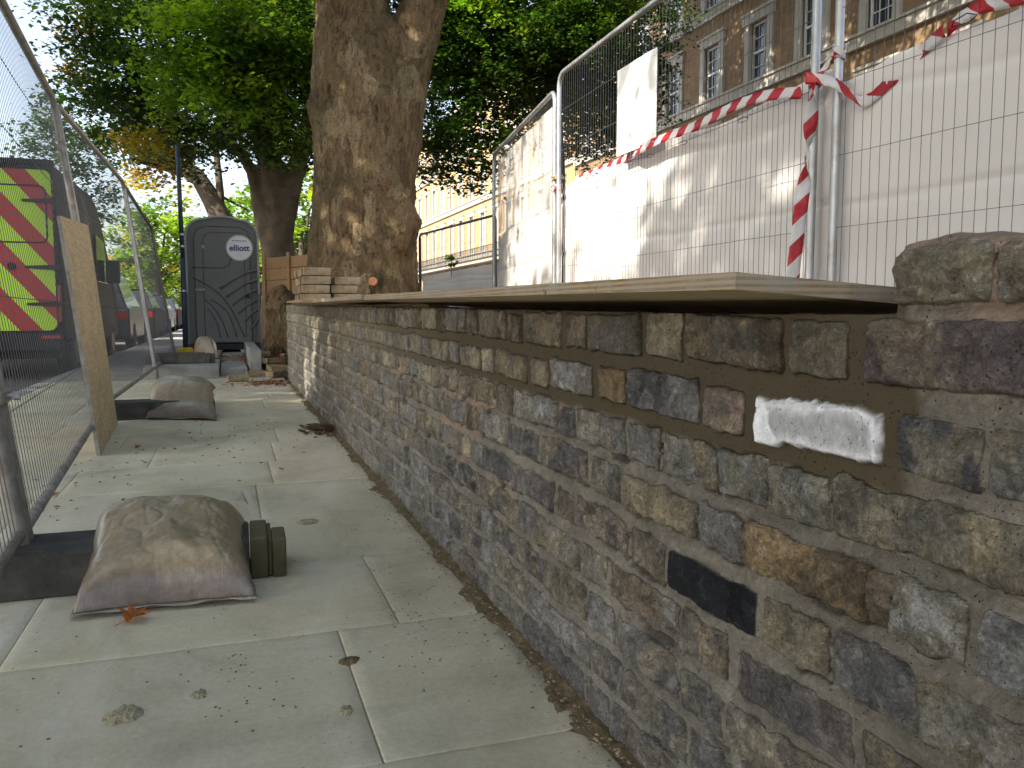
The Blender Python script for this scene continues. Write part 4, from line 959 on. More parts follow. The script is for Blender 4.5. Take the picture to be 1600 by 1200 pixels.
# ---- street tree behind the toilet, with the wide crown
def street_tree():
    F = 18.; base = PF(432, 500, F); o = Vector((base.x, base.y, .1)); r = empty('street_tree', o)
    tag(r, 'tall leafy tree behind the portable toilet with a sun patch on its trunk', 'tree')
    def q(px, py, dF=0): return PF(px, py, F+dF)-o
    m = MB(); b = q(432, 500)
    m.tube([(b.x, b.y, -.2), q(436, 470), q(436, 400), q(434, 330), q(428, 270), q(405, 200), q(380, 120), q(360, 0)], [.46, .37, .33, .3, .26, .22, .18, .13], 16)
    m.tube([q(440, 360), q(452, 300), q(470, 240), q(490, 160), q(520, 20)], [.26, .24, .2, .17, .12], 12)
    m.tube([q(425, 400), q(408, 330, -.1), q(396, 270), q(372, 235), q(330, 210), q(270, 190)], [.2, .19, .15, .1, .07, .05], 10)
    m.tube([q(405, 200), q(330, 130), q(240, 100), q(170, 92)], [.16, .12, .09, .05], 8)
    m.tube([q(470, 240), q(560, 150), q(620, 60)], [.15, .1, .05], 8)
    m.tube([q(390, 245), q(352, 232), q(310, 236)], [.06, .045, .03], 7)
    remeshed('trunk', m, M['barkd'], r, .05, .03, .3, 4)
    bl = [pb(165, 70, 16.5, 1.0, DARK), pb(210, 120, 16.5, 1.25, DARK), pb(165, 150, 17, .95), pb(320, 90, 15, 1.3), pb(300, 60, 14.3, .9, LIME), pb(330, 120, 14.4, .8, LIME), pb(420, 160, 14.8, .7, LIME), pb(400, 120, 15.5, 1.3), pb(460, 60, 16, 1.5), pb(350, 20, 15.5, 1.5),
          pb(240, 30, 16, 1.4), pb(180, -30, 17, 1.6), pb(150, 20, 17, .5, YEL), pb(125, 95, 17, .4, YEL), pb(140, 50, 16.6, .35, YEL+ORA), pb(118, 115, 16.8, .25, ORA), pb(560, 60, 20, 2.1, DARK), pb(480, -60, 17, 2), pb(330, -90, 17, 2),
          pb(210, 190, 17.6, .8, DARK), pb(290, 200, 17.8, .75), pb(380, 185, 16.5, .9), pb(440, 190, 16.4, 1.0), pb(470, 130, 16.5, 1.2), pb(340, 165, 14.8, .8, LIME), pb(275, 145, 15, .8, LIME), pb(400, 60, 14.6, .8),
          pb(240, 215, 15.6, .3, YEL+ORA), pb(205, 226, 15.6, .3, YEL+ORA), pb(235, 262, 16.2, .25, YEL+ORA), pb(255, 232, 16.3, .3, YEL), pb(190, 215, 16.5, .4), pb(150, 215, 17, .5, DARK), pb(280, 245, 17, .45, DARK), pb(460, 235, 16, .6), pb(415, 238, 16, .5), pb(490, 240, 19, .6, DARK), pb(300, 235, 17.5, .3), pb(345, 228, 17.5, .4),
          pb(200, -200, 18, 2), pb(380, -230, 18, 2.3), pb(560, -160, 19, 2.3), pb(180, -140, 18, 1.2), pb(300, 215, 18.5, .8, DARK), pb(370, 210, 18.5, .8, DARK), pb(440, 220, 18.8, .9, DARK), pb(250, 160, 18.5, 1, DARK), pb(360, 120, 18, 1.4, DARK), pb(470, 60, 18.5, 1.5, DARK)]
    leaves('crown', bl, M['leaf'], r, .105, 1500, GREEN, 51, .36, o)
street_tree()
def generic_tree(name_label, base, trunk, blobs, size, dens, pal, seed, group=None, rad=.3, spray=.4, limbs=True):
    o = Vector(base); r = empty('tree', o); tag(r, name_label, 'tree', group)
    m = MB(); pts = [Vector(p)-o for p in trunk]; n = len(pts)
    m.tube(pts, [rad*(1-.75*i/(n-1)) for i in range(n)], 12)
    if limbs:
        for b_ in blobs[::2]:
            e = Vector(b_[:3])-o; m.tube([pts[n//2], pts[-1].lerp(e, .5), e], [rad*.35, rad*.2, rad*.06], 6)
    m.build('trunk', M['bark2'], r, smooth=True)
    leaves('crown', blobs, M['leaf'], r, size, dens, pal, seed, spray, o); return r
# dark curved tree beyond the toilet
F = 25.
generic_tree('dark tree beyond the portable toilet whose curved branch leans over the road', PF(375, 520, F), [PF(380, 520, F), PF(368, 420, F), PF(352, 355, F), PF(330, 310, F), PF(308, 275, F), PF(270, 255, F), PF(225, 240, F), PF(190, 225, F)],
    [pb(220, 235, 24, .9, DARK), pb(160, 215, 25, .9, DARK), pb(215, 268, 24.5, .4, YEL+ORA), pb(225, 292, 24.5, .3, YEL), pb(300, 235, 26, .7, DARK), pb(395, 290, 27, .7), pb(270, 215, 25, 1), pb(190, 250, 25.5, .5, DARK), pb(390, 330, 27, .5, LIME), pb(350, 335, 27, .25, DARK)], .14, 900, GREEN, 61, rad=.42)
m = MB(); m.tube([PF(346, 345, 25), PF(344, 300, 25), PF(339, 250, 25.2), PF(336, 190, 25.5)], [.13, .12, .1, .08], 8)
tag(m.build('slender_tree', M['bark2'], smooth=True), 'thin upright dark tree stem seen against the sky left of the leafy tree', 'tree')
# hazy yellow green trees far down the road
for i, (px, py, F, rr, lb) in enumerate(((245, 380, 62, 4.2, 'pale yellow green tree far down the road, left of the tall blue post'), (205, 400, 70, 3.8, 'pale distant tree seen through the mesh beyond the dark van'), (290, 420, 75, 4, 'distant tree just beyond the left edge of the portable toilet'), (400, 360, 48, 3.2, 'sunlit distant tree seen between the portable toilet and the leafy tree trunk'), (470, 350, 45, 3.0, 'sunlit distant tree seen right of the leafy tree trunk'))):
    p = PF(px, py, F); g0 = (p.x, p.y, 0)
    generic_tree(lb, g0, [g0, (p.x, p.y, p.z*.5), (p.x, p.y, p.z)], [(p.x, p.y, p.z, rr, None), (p.x-rr*.6, p.y, p.z-rr*.5, rr*.7, None), (p.x+rr*.7, p.y, p.z-rr*.3, rr*.7, DARK), (p.x, p.y+rr*.5, p.z-rr*.8, rr*.7, None), (p.x+.3*rr, p.y, p.z+.5*rr, rr*.7, None)], .34, 1100, LIME+GREEN[2:]+YEL[:2], 70+i, rad=.35, spray=.8)
# left tree over the road, behind the first panels
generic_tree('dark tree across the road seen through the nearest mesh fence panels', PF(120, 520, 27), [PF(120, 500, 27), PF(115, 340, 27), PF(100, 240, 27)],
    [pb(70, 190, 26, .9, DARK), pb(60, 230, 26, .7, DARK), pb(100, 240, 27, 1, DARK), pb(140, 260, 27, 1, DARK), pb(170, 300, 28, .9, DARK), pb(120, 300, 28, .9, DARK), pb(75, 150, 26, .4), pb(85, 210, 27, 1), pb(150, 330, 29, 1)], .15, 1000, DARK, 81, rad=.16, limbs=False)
# garden tree behind the right fence
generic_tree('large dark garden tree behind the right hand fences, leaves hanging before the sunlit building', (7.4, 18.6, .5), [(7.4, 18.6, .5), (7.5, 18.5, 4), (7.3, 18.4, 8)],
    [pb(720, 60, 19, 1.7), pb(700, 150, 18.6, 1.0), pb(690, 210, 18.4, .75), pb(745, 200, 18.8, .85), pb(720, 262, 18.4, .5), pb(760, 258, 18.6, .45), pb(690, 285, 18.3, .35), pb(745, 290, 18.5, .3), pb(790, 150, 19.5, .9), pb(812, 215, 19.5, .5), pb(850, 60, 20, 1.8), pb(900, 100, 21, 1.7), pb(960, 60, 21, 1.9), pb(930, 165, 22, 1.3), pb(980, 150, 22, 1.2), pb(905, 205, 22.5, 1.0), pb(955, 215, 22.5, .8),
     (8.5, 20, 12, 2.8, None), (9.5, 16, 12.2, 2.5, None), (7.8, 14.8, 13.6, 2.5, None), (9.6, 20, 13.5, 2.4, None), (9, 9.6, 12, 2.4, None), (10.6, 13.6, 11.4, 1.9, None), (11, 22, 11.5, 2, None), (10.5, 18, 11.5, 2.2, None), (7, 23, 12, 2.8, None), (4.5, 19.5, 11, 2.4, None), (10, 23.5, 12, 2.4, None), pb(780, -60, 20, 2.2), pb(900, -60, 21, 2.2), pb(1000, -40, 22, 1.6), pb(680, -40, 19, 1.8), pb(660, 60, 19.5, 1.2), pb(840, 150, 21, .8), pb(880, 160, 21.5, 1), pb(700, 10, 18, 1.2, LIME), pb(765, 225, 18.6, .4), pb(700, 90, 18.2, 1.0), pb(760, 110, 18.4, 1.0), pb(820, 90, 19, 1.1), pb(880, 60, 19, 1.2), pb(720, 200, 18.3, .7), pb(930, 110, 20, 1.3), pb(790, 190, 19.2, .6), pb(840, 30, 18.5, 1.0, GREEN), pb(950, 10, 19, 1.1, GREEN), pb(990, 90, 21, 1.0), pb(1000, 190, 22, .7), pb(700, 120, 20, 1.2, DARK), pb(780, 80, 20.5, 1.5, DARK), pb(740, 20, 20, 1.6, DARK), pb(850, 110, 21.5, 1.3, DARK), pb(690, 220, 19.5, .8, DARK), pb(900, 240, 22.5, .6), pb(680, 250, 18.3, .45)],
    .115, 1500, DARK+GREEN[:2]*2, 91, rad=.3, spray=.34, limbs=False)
# unseen trees across the road, added and shaped to throw the shade
def shade_tree(x, y, lb, seed, h=9, big=1.0):
    bl = [(x, y, h-2.4, 2.6*big, None), (x, y, h, 3.2*big, None), (x+2.2, y+1, h-1.2, 2.2*big, None), (x-2, y+1.4, h-1, 2.2*big, None), (x+.5, y-2.2, h-1.2, 2.2*big, None), (x+1, y+1.2, h+2.2, 2.4*big, None), (x-1.2, y-1.2, h+2, 2.2*big, None), (x+2.4, y-1.4, h+.6, 1.8*big, None)]
    generic_tree(lb, (x, y, 0), [(x, y, 0), (x+.1, y, 3.5), (x, y+.1, h)], bl, .26, 2300, GREEN, seed, 'street trees across the road', rad=.4, spray=.6)
for i, (x, y, h, bg_) in enumerate(((-11.5, -9.5, 10, 1.25), (-11.3, -4.2, 9.8, 1.2), (-12.2, 1.6, 7.6, .9), (-11.0, 8.6, 9.4, 1.1), (-10.5, 13.8, 9.8, 1.25))):
    shade_tree(x, y, ['street tree across the road, the one farthest behind the camera', 'street tree across the road left of the camera', 'lower street tree across the road opposite the brick wall', 'street tree across the road opposite the big plane tree', 'street tree across the road opposite the parked van'][i], 200+i, h, bg_)
generic_tree('street tree standing behind the camera close to the brick wall', (1.6, -6, .7), [(1.6, -6, .7), (1.2, -5.5, 3.5), (-.5, -4, 7)],  # unseen crown added here to shade the sheeting and near fence
    [(-4, -1.6, 7.6, 2.0, None), (-6, -1.2, 8.6, 2.0, None), (-3.4, .4, 7.4, 1.5, None), (-5.4, .6, 8, 1.5, None), (-1.5, -2.5, 7.6, 2.0, None), (-2.5, -4.5, 8, 2.4, None), (1.5, -3.5, 8.4, 2.4, None), (-6.5, -3.5, 8.6, 2.2, None), (.5, -6.5, 9, 2.6, None), (-4, -7, 9, 2.4, None), (-4, -3, 10, 2.4, None)], .2, 1100, GREEN, 301, rad=.45, spray=.5)
# ---- stump with roots behind the wall end
p = PF(440, 560, 10.9); r = empty('tree_stump', (p.x, p.y, .0)); tag(r, 'brown rough tree stump behind the far end of the brick wall', 'tree stump')
m = MB(); m.tube([(0, 0, -.1), (.0, 0, .3), (.05, .02, .7), (.02, 0, .98), (.08, 0, 1.05)], [.24, .22, .24, .2, .1], 12); m.tube([(-.1, -.05, .55), (-.14, -.1, .8)], [.1, .06], 8)
m.tube([(.15, -.05, .6), (.22, -.1, .9)], [.13, .08], 8)
remeshed('stump_wood', m, M['bark'], r, .03, .05, .12, 2)
m = MB(); rr_ = random.Random(8)
for i in range(26):
    x = rr_.uniform(-.28, .25); y = rr_.uniform(-.4, -.12); h = rr_.uniform(.15, .65)
    m.tube([(x, y, .0), (x+rr_.uniform(-.05, .05), y+.05, h*.5+.1), (x*.8+rr_.uniform(-.06, .06), y+.12, h+.15)], [.009, .007, .004], 5)
m.build('shoots', M['bark2'], r)
# ---------------------------------------------------------------- dark van with chevrons
def chevron():
    a = NT('chevron_stripes', .35, 0, .5); x = a.n("ShaderNodeSeparateXYZ"); a.l(a.co, x.inputs[0])
    k = a.math('FRACT', a.math('MULTIPLY', a.math('ADD', a.math('MULTIPLY', a.math('ABSOLUTE', x.outputs[0]), 1.2), x.outputs[2]), 1.62))
    a.col(a.ramp(k, [(.495, (.42, .01, .014)), (.505, (.5, .78, .02))])); return a.m
def van():
    M['chev'] = chevron(); M['lamp'] = simple('red_lamp_lens', (.35, .01, .01), .2, 0, .1, 3, 0, spec=.8)
    L = 5.7; Wd = 2.0; r = empty('parked_van', (-2.95, 11.85, -.11)); tag(r, 'dark van parked at the kerb with yellow and red chevrons on its rear doors', 'van')
    prof = [(.0, .5), (.0, 1.2), (.03, 2.2), (.1, 2.66), (.3, 2.76), (3.2, 2.78), (3.9, 2.7), (4.35, 2.45), (4.9, 1.75), (5.1, 1.45), (5.55, 1.2), (5.7, .95), (5.7, .45), (5.2, .38)]
    secs = [(-1, 0), (-.97, 1), (-.9, 1)]
    n = len(prof); V = []; F = []
    xs = [-1.0, -.985, -.93, 0, .93, .985, 1.0]
    for xi in xs:
        ax = abs(xi); ins = {1.0: .08, .985: .03, .93: 0, 0: -.015}[ax]
        for (y, z) in prof:
            tum = max(0, z-1.2)*.055*(1 if xi > 0 else -1)*(ax > .5)
            cy = .5*L; V.append((xi*Wd/2-tum, y+(ins if y < cy else -ins)*(1 if (y < .2 or y > 3.9) else 0), z-(ins if z > 2.3 else 0)+(0 if z > .6 else ins*.2)))
    for i in range(len(xs)-1):
        for k in range(n): F.append((i*n+k, i*n+(k+1) % n, (i+1)*n+(k+1) % n, (i+1)*n+k))
    F.append(tuple(range(n))); F.append(tuple((len(xs)-1)*n+k for k in range(n-1, -1, -1)))
    m = MB(); m.add(V, F); m.build('body', M['vanpaint'], r, bevel=.03, seg=3)
    def rrect(x0, x1, z0, z1, rad, n=6):
        P = []
        for cx, cz, a0 in ((x1-rad, z1-rad, 0), (x0+rad, z1-rad, 90), (x0+rad, z0+rad, 180), (x1-rad, z0+rad, 270)):
            for i in range(n+1): t = math.radians(a0+90*i/n); P.append((cx+rad*math.cos(t), cz+rad*math.sin(t)))
        return P
    for s_ in (-1, 1):
        d0, d1 = (.012, .93) if s_ > 0 else (-.93, -.012)
        m = MB(); m.prism(rrect(d0, d1, .62, 2.62, .1), -.035, .06, 'Y'); d = m.build('rear_door', M['chev'], r, bevel=.006)
        m = MB(); o_ = rrect(d0-.004, d1+.004, .615, 2.625, .1); m.tube([(x, -.034, z) for x, z in o_]+[(o_[0][0], -.034, o_[0][1])], .009, 6); m.build('door_seal', M['black'], d)
        w0, w1 = (.12, .86) if s_ > 0 else (-.86, -.12)
        o_ = rrect(w0, w1, 1.72, 2.42, .08); m = MB(); m.tube([(x, -.036, z) for x, z in o_]+[(o_[0][0], -.036, o_[0][1])], .011, 6); m.build('window_surround', M['black'], d)
        for z in (.92, 1.38, 2.2):
            m = MB(); a0, a1 = (.60, .985) if s_ > 0 else (-.985, -.60); m.prism([(a0, z+.02), (a1, z), (a1, z+.07), (a0, z+.05)], -.065, -.033, 'Y'); m.build('hinge', M['black'], d, bevel=.006)
        m = MB(); m.tube([(.45*s_, -.05, 1.42), (.45*s_, -.03, 1.42)], .05, 16); m.build('lock', M['black'], d)
        m = MB(); m.box(.945*s_-.035, .945*s_+.035, -.03, .08, .72, 1.2); m.build('tail_lamp', M['lamp'], r, bevel=.015)
        m = MB(); m.box(.86*s_-.11, .86*s_+.11, -.085, -.055, .52, .56); m.build('reflector', M['lamp'], r, bevel=.006)
        m = MB(); m.box(min(s_*1.0, s_*1.22), max(s_*1.0, s_*1.22), 4.1, 4.22, 1.35, 1.75); m.build('mirror', M['black'], r, bevel=.03)
        m = MB(); m.prism([(3.2, 1.35), (4.5, 1.35), (4.1, 2.05), (3.2, 2.1)], s_*.985 if s_ < 0 else .955, s_*.955 if s_ < 0 else .985, 'X'); m.build('side_window', M['glass'], r, bevel=.01)
    m = MB(); m.box(-.98, .98, -.07, .12, .36, .6); m.build('rear_bumper', M['black'], r, bevel=.03)
    m = MB(); m.box(-.9, .9, .2, 5.0, .25, .5); m.build('underbody', M['black'], r)
    for y in (.95, 4.75):
        for s_ in (-1, 1):
            m = MB(); m.tube([(s_*.78, y, .35), (s_*.99, y, .35)], .35, 28); w = m.build('wheel', M['tyre'], r, bevel=.03)
            m = MB(); m.tube([(s_*.985, y, .35), (s_*1.0, y, .35)], .2, 18); m.build('rim', M['galvdirty'], w)
    m = MB(); m.box(-.95, .95, .03, .12, 2.68, 2.76); m.build('roof_edge', M['vanpaint'], r, bevel=.02)
    m = MB(); m.prism([(4.37, 2.38), (4.92, 1.72), (4.94, 1.74), (4.4, 2.41)], -.8, .8, 'X'); m.build('windscreen', M['glass'], r)
van()
def car(x, y, rz, paint, label, h=1.45, L=4.3, Wd=1.78):
    r = empty('parked_car', (x, y, -.11), rz); tag(r, label, 'car', 'cars parked along the road')
    body = [(0, .35), (-.0, .7), (.05, .95), (.9, 1.0), (3.1, .98), (4.1, .85), (4.3, .6), (4.3, .3), (3.9, .25), (.3, .25)]
    m = MB(); m.prism(body, -Wd/2, Wd/2, 'X'); m.build('body', paint, r, bevel=.07, seg=3)
    V = []; prof = [(.15, .95), (.55, h-.05), (1.0, h), (2.2, h-.02), (3.2, .97)]
    for s_, sx in ((-1, 1), (1, 1)):
        for (yy, z) in prof: V.append((s_*(Wd/2-.06-(z-.95)*.35), yy, z))
    n = len(prof); F = [(i, i+1, n+i+1, n+i) for i in range(n-1)]+[tuple(range(n)), tuple(range(2*n-1, n-1, -1))]
    m = MB(); m.add(V, F); m.build('cabin', M['glass'], r, bevel=.04)
    m = MB(); m.box(-Wd/2+.3, Wd/2-.3, .75, 2.1, h-.005, h+.015); m.build('roof', paint, r, bevel=.01)
    for yy in (.85, 3.45):
        for s_ in (-1, 1): m = MB(); m.tube([(s_*(Wd/2-.18), yy, .31), (s_*(Wd/2+.01), yy, .31)], .31, 20); m.build('wheel', M['tyre'], r, bevel=.02)
    for s_ in (-1, 1): m = MB(); m.box(s_*(Wd/2-.2)-.14, s_*(Wd/2-.2)+.14, -.015, .05, .7, .86); m.build('tail_lamp', M['lamp'], r, bevel=.01)
car(-2.85, 19.6, 0, M['carpaint'], 'dark car parked directly in front of the van', 1.75)
car(-2.8, 25.6, 0, M['vanpaint'], 'black car parked second beyond the van, left of the tall blue post', 1.5)
car(-2.8, 31.6, 0, M['bluepaint'], 'blue car parked farther down the road past the black car', 1.45)
car(-2.8, 37.5, 0, M['vanpaint'], 'farthest dark car parked down the road', 1.45)
# ---------------------------------------------------------------- terrace of houses on the right
BX = 14.0
def window_mesh(w, h):
    """surround, sash, glass share one origin at the middle of the sill, facing -X"""
    s = MB(); t = .24
    s.box(-.07, .03, -w/2-t, -w/2, -.04, h+.02); s.box(-.07, .03, w/2, w/2+t, -.04, h+.02); s.box(-.10, .03, -w/2-t-.05, w/2+t+.05, h+.02, h+.26); s.box(-.14, .03, -w/2-t-.08, w/2+t+.08, h+.26, h+.33)
    f = MB(); e = .05
    f.box(.06, .1, -w/2, -w/2+e, 0, h); f.box(.06, .1, w/2-e, w/2, 0, h); f.box(.06, .1, -w/2+e, w/2-e, 0, e*1.4); f.box(.06, .1, -w/2+e, w/2-e, h-e, h); f.box(.045, .095, -w/2+e, w/2-e, h/2-.03, h/2+.03)
    b = MB()
    for k in (1, 2): y = -w/2+w*k/3; b.box(.072, .09, y-.012, y+.012, e, h/2-.03); b.box(.072, .09, y-.012, y+.012, h/2+.03, h-e)
    for z in (h*.25, h*.75): b.box(.07, .088, -w/2+e, w/2-e, z-.012, z+.012)
    g = MB(); g.box(.1, .12, -w/2, w/2, 0, h)
    return s, f, b, g
def terrace(y0, y1, ys, rows, brick, top, label, w=.78, base=0):
    root = empty('terraced_house', (BX, y0, base)); tag(root, label, 'building', 'terrace of brick houses behind the garden')
    def zc(a): return a-base
    m = MB()   # front wall with openings left for the windows
    ys = [y-y0 for y in ys]; D = .32; L = y1-y0
    zs = [0]
    cuts = sorted(rows)
    zprev = 0
    for (z, h) in cuts:
        m.box(0, D, 0, L, zprev, zc(z)); edge = 0
        for y in ys: m.box(0, D, edge, y-w/2, zc(z), zc(z)+h); edge = y+w/2
        m.box(0, D, edge, L, zc(z), zc(z)+h); zprev = zc(z)+h
    m.box(0, D, 0, L, zprev, top); m.build('brick_front', brick, root)
    m = MB(); m.box(D, 9, 0, .3, 0, top-.5); m.box(D, 9, L-.3, L, 0, top-.5); m.box(D+.5, 9, .3, L-.3, 0, top-.6); m.build('rear_mass', brick, root)
    m = MB(); m.prism([(-.25, top), (4.6, top+2.6), (9.2, top)], 0, L, 'Y'); m.build('roof', M['slate'], root)
    m = MB(); m.box(-.3, .0, 0, L, top-.25, top+.05); m.box(-.18, .0, 0, L, top-.5, top-.25); m.build('cornice', M['stone'], root)
    for (z, h) in cuts: m = MB(); m.box(-.11, -.0, 0, L, zc(z)-.32, zc(z)-.06); m.box(-.16, 0, 0, L, zc(z)-.06, zc(z)-.0); m.build('sill_band', M['stone'], root)
    first = {}
    for (z, h) in cuts:
        if h not in first:
            s, f, b, g = window_mesh(w, h); first[h] = None
            proto = [x.build(nm, mt) for x, nm, mt in ((s, 'window_surround', M['stone']), (f, 'sash_frame', M['sash']), (b, 'glazing_bars', M['sash']), (g, 'window_pane', M['glass']))]
            for o in proto[1:]: o.parent = proto[0]
            first[h] = proto; fresh_ = True
        for y in ys:
            if fresh_: s0 = first[h][0]; s0.parent = root; s0.location = (0, y, zc(z)); fresh_ = False
            else:
                s0 = first[h][0].copy(); link(s0, root); s0.location = (0, y, zc(z))
                for o in first[h][1:]: c_ = o.copy(); link(c_, s0)
    return root
ysn = [8.9, 11.1, 13.3, 15.4, 17.7, 19.9, 22.2, 24.5, 26.7, 29, 31.3]
terrace(6, 32.5, ysn, [(3.9, 2.1), (7.1, 1.55), (9.75, 1.55)], M['fbrick'], 12.6, 'brown brick terraced house with tall sash windows above the right hand sheeting')
ysf = [34.2+2.3*i for i in range(19)]
terrace(32.6, 78, ysf, [(1.2, 2.1), (4.15, 2.2), (7.3, 1.8), (10.2, 1.6)], M['fbrick2'], 13.2, 'sunlit yellow brick terraced house with white window surrounds right of the big tree')
# railing along the balcony of the sunlit house
m = MB()
r = empty('balcony_railing', (BX-.5, 33, 3.6)); tag(r, 'dark balcony railing along the front of the sunlit terraced house', 'railing')
m.tube([(0, 0, .75), (0, 44, .75)], .02, 6); m.tube([(0, 0, .1), (0, 44, .1)], .015, 6)
for i in range(300): m.box(-.008, .008, i*.146, i*.146+.016, .1, .75)
m.build('rails', M['black'], r); m = MB(); m.box(-.1, .48, -.2, 44.2, -.12, .0); m.build('balcony_slab', M['stone'], r)
# low garden wall of the houses and plain far house down the road
m = MB(); p = PF(255, 440, 95); m.box(-5, 5, 0, 8, 0, 7); m.cur = 0
o = m.build('distant_house', M['fbrick2']); o.location = (p.x-7, p.y, 0); tag(o, 'pale distant building glimpsed below the far trees down the road', 'building')
# small plant on the far fence
p = PF(705, 404, 14.4); r = empty('climbing_plant', p); tag(r, 'small green weed growing above the grey sheeting of the far fence', 'plant')
m = MB(); m.tube([(0, 0, -.3), (.01, 0, 0), (0, 0, .06)], .006, 5); m.build('stem', M['bark2'], r)
leaves('foliage', [(p.x, p.y, p.z, .09, LIME), (p.x+.05, p.y, p.z-.1, .07, None)], M['leaf'], r, .045, 1500, GREEN, 5, .06, p)
# ---------------------------------------------------------------- litter, gravel, dust
def scatter(name, pts, mat, label, cat, seed, smin, smax, flat=.6, kind='stuff'):
    r = random.Random(seed); m = MB()
    for (x, y, z) in pts:
        s = r.uniform(smin, smax); a = r.uniform(0, 6.28); vs = []
        for (u, v, w) in ((1, 0, 0), (-1, 0, 0), (0, 1, 0), (0, -1, 0), (0, 0, 1), (0, 0, -.6)):
            q = Vector((u*s*r.uniform(.6, 1.2), v*s*r.uniform(.5, 1), w*s*flat*r.uniform(.6, 1))); q.rotate(Matrix.Rotation(a, 3, 'Z')); vs.append((x+q.x, y+q.y, z+q.z+s*flat*.4))
        m.add(vs, [(0, 2, 4), (2, 1, 4), (1, 3, 4), (3, 0, 4), (2, 0, 5), (1, 2, 5), (3, 1, 5), (0, 3, 5)])
    o = m.build(name, mat); tag(o, label, cat, kind=kind); return o
r = random.Random(3)
def wl(y): return WXF-.012
M['grit'] = simple('mortar_grit', (.24, .2, .14), .95, 0, .5, 30, .2)
M['dirt'] = simple('brown_dirt', (.13, .1, .055), .95, 0, .4, 20, .8, 60)
# dirt strip against the wall foot
ny = 700; nx = 22; ys = np.linspace(.3, 9.4, ny); T = np.linspace(0, 1, nx)
wdt = .028+.10*np.clip(fbm(ys, ys*0, .28, 5, 3)-.38, 0, 1)+.03*(fbm(ys, ys*0, .05, 6)-.3)
Y, Tt = np.meshgrid(ys, T, indexing='ij'); X = WXF+.01-Tt*wdt[:, None]*1.5
Z = -.002+(1-Tt)**1.3*.014*(.6+.8*fbm(X, Y, .05, 7))+(fbm(X, Y, .012, 8)-.5)*.012*(1-Tt)+.003*(fbm(X,Y,.02,18)-.5)-.003*Tt
o = grid_mesh('wall_foot_dirt', np.stack([X, Y, Z], -1), M['dirt'], flip=True); tag(o, 'strip of brown dirt along the foot of the brick wall', 'dirt', kind='stuff')
pts = []
for i in range(1500):
    y = .45+8.8*r.random()**1.5; d = abs(r.gauss(0, .035)); pts.append((WXF-.02-d, y, .008*max(0, 1-d*12)))
scatter('wall_foot_gravel', pts, M['grit'], 'small grit and mortar crumbs along the foot of the wall', 'gravel', 4, .0015, .0065)
pts = []
for i in range(260):
    y = .9+7*r.random()**1.6; x = r.uniform(-.5, .55); pts.append((x, y, 0))
for i in range(120): pts.append((r.gauss(.42, .06), r.gauss(1.95, .25), 0))
for i in range(60): pts.append((r.gauss(.0, .08), r.gauss(1.75, .12), 0))
scatter('paving_crumbs', pts, M['dirt'], 'dark crumbs of soil scattered over the paving slabs', 'debris', 5, .0012, .0045, .5)
def mud(px, py, w, d, seed, label, mat='dirt', h=.006):
    c = G(px, py); n = 40; u = np.linspace(-1, 1, n); U, V = np.meshgrid(u, u, indexing='ij'); rr = np.sqrt(U*U+V*V)
    th = np.arctan2(V, U); e = .75+.5*(fbm(np.cos(th)*1.5+5, np.sin(th)*1.5+5, .6, seed, 3)-.5)
    Z = h*np.clip(1-(rr/e)**3, -4, 1)*(.4+1.2*fbm(U, V, .25, seed+2, 4))-.0006
    o = grid_mesh('mud_patch', np.stack([U*w, V*d, Z], -1), M[mat]); o.location = (c.x, c.y, 0.0008); tag(o, label, 'mud', kind='stuff')
M['mortar_splat'] = simple('dried_mortar', (.34, .3, .2), .95, 0, .35, 40, .8, 90)
mud(195, 1117, .045, .05, 3, 'flat dried mud splash on the nearest paving slab', 'mortar_splat')
mud(310, 1085, .02, .03, 4, 'small dried mud splash right of the larger one', 'mortar_splat', .003)
mud(548, 1032, .028, .03, 6, 'dark mud smear at a slab joint in the near paving', 'dirt', .004)
mud(480, 815, .05, .06, 8, 'crumbly brown mud patch on the paving right of the large sandbag', 'mortar_splat', .005)
mud(540, 1110, .016, .03, 9, 'tiny mud fleck beside the near slab joint', 'mortar_splat', .003)
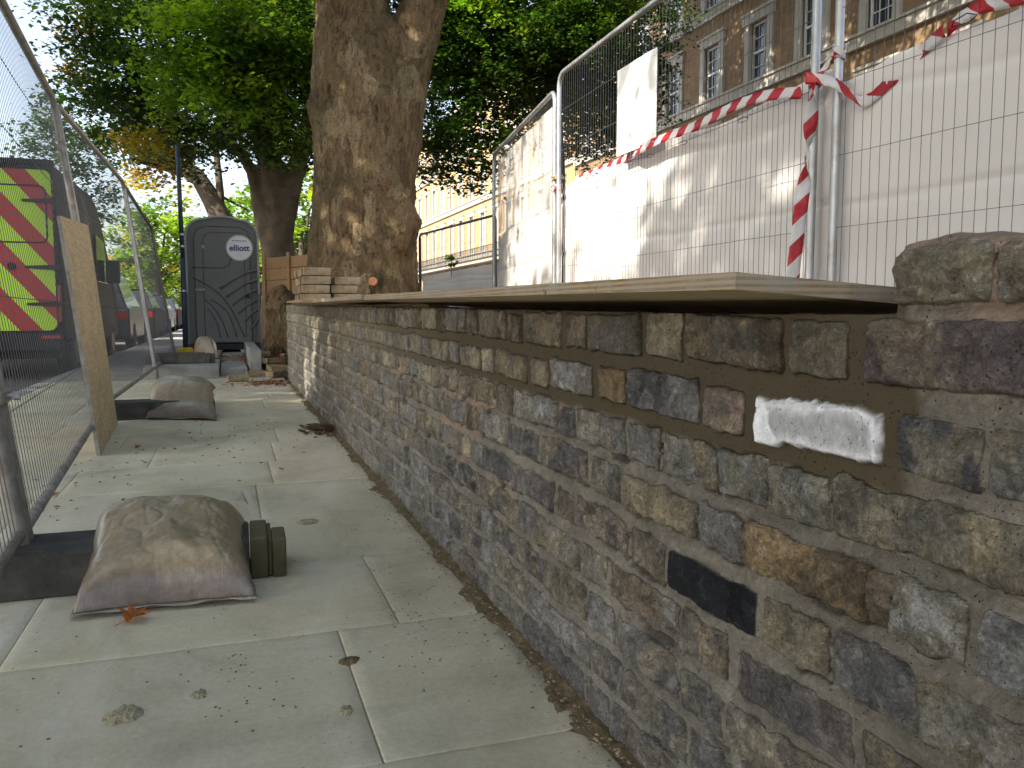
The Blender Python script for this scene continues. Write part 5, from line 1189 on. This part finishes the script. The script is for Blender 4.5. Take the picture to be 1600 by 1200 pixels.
mud(310, 650, .2, .12, 10, 'dusty patch beside the second fence foot', 'mortar_splat', .003)
# twigs / leaf heaps
M['twig'] = simple('dry_brown_litter', (.14, .095, .06), .9, 0, .5, 30, .2)
M['rleaf'] = simple('russet_litter', (.3, .12, .05), .8, 0, .5, 20, .2)
def litter(c, rx, ry, h, n, mat, seed, label, name='leaf_litter', s=.03):
    r = random.Random(seed); m = MB()
    for i in range(n):
        x, y = r.gauss(0, rx), r.gauss(0, ry); z = max(.002, h*math.exp(-(x/rx)**2/2-(y/ry)**2/2)*r.random())
        a = r.uniform(0, 6.28); k = s*r.uniform(.5, 1.3); t = r.uniform(-.5, .5); ca, sa = math.cos(a), math.sin(a); w = r.uniform(.15, .6)
        P = [(-k, 0, 0), (0, k*w, k*.25), (k, 0, t*k), (0, -k*w, k*.2), (0, 0, k*.05-.002)]
        m.add([(x+px_*ca-py_*sa, y+px_*sa+py_*ca, z+pz) for px_, py_, pz in P], [(0, 4, 1), (1, 4, 2), (2, 4, 3), (3, 4, 0)])
    o = m.build(name, mat); o.location = (c[0], c[1], c[2] if len(c) > 2 else 0); tag(o, label, 'leaf litter', kind='stuff')
c = G(500, 672); litter((c.x, c.y, 0), .05, .12, .05, 160, M['twig'], 1, 'small heap of dry brown litter against the wall foot')
c = G(425, 600); litter((c.x, c.y, 0), .16, .15, .05, 220, M['rleaf'], 2, 'russet fallen leaves around the loose bricks at the wall end')
c = G(437, 585); litter((c.x+.0, c.y, .1), .07, .15, .2, 120, M['oleaf'], 3, 'orange dead leaves piled by the stump at the wall end')
c = G(362, 560, .142); litter((c.x, c.y, .142), .2, .3, .02, 160, M['rleaf'], 4, 'dead leaves on the concrete step before the portable toilet')
c = G(350, 690); litter((c.x, c.y, 0), .35, .8, .002, 70, M['twig'], 5, 'scattered dry leaf flecks on the middle of the paving', s=.012)
c = G(100, 760); litter((c.x, c.y, 0), .15, .5, .002, 40, M['twig'], 6, 'scattered leaf flecks beside the nearest mesh fence', s=.012)
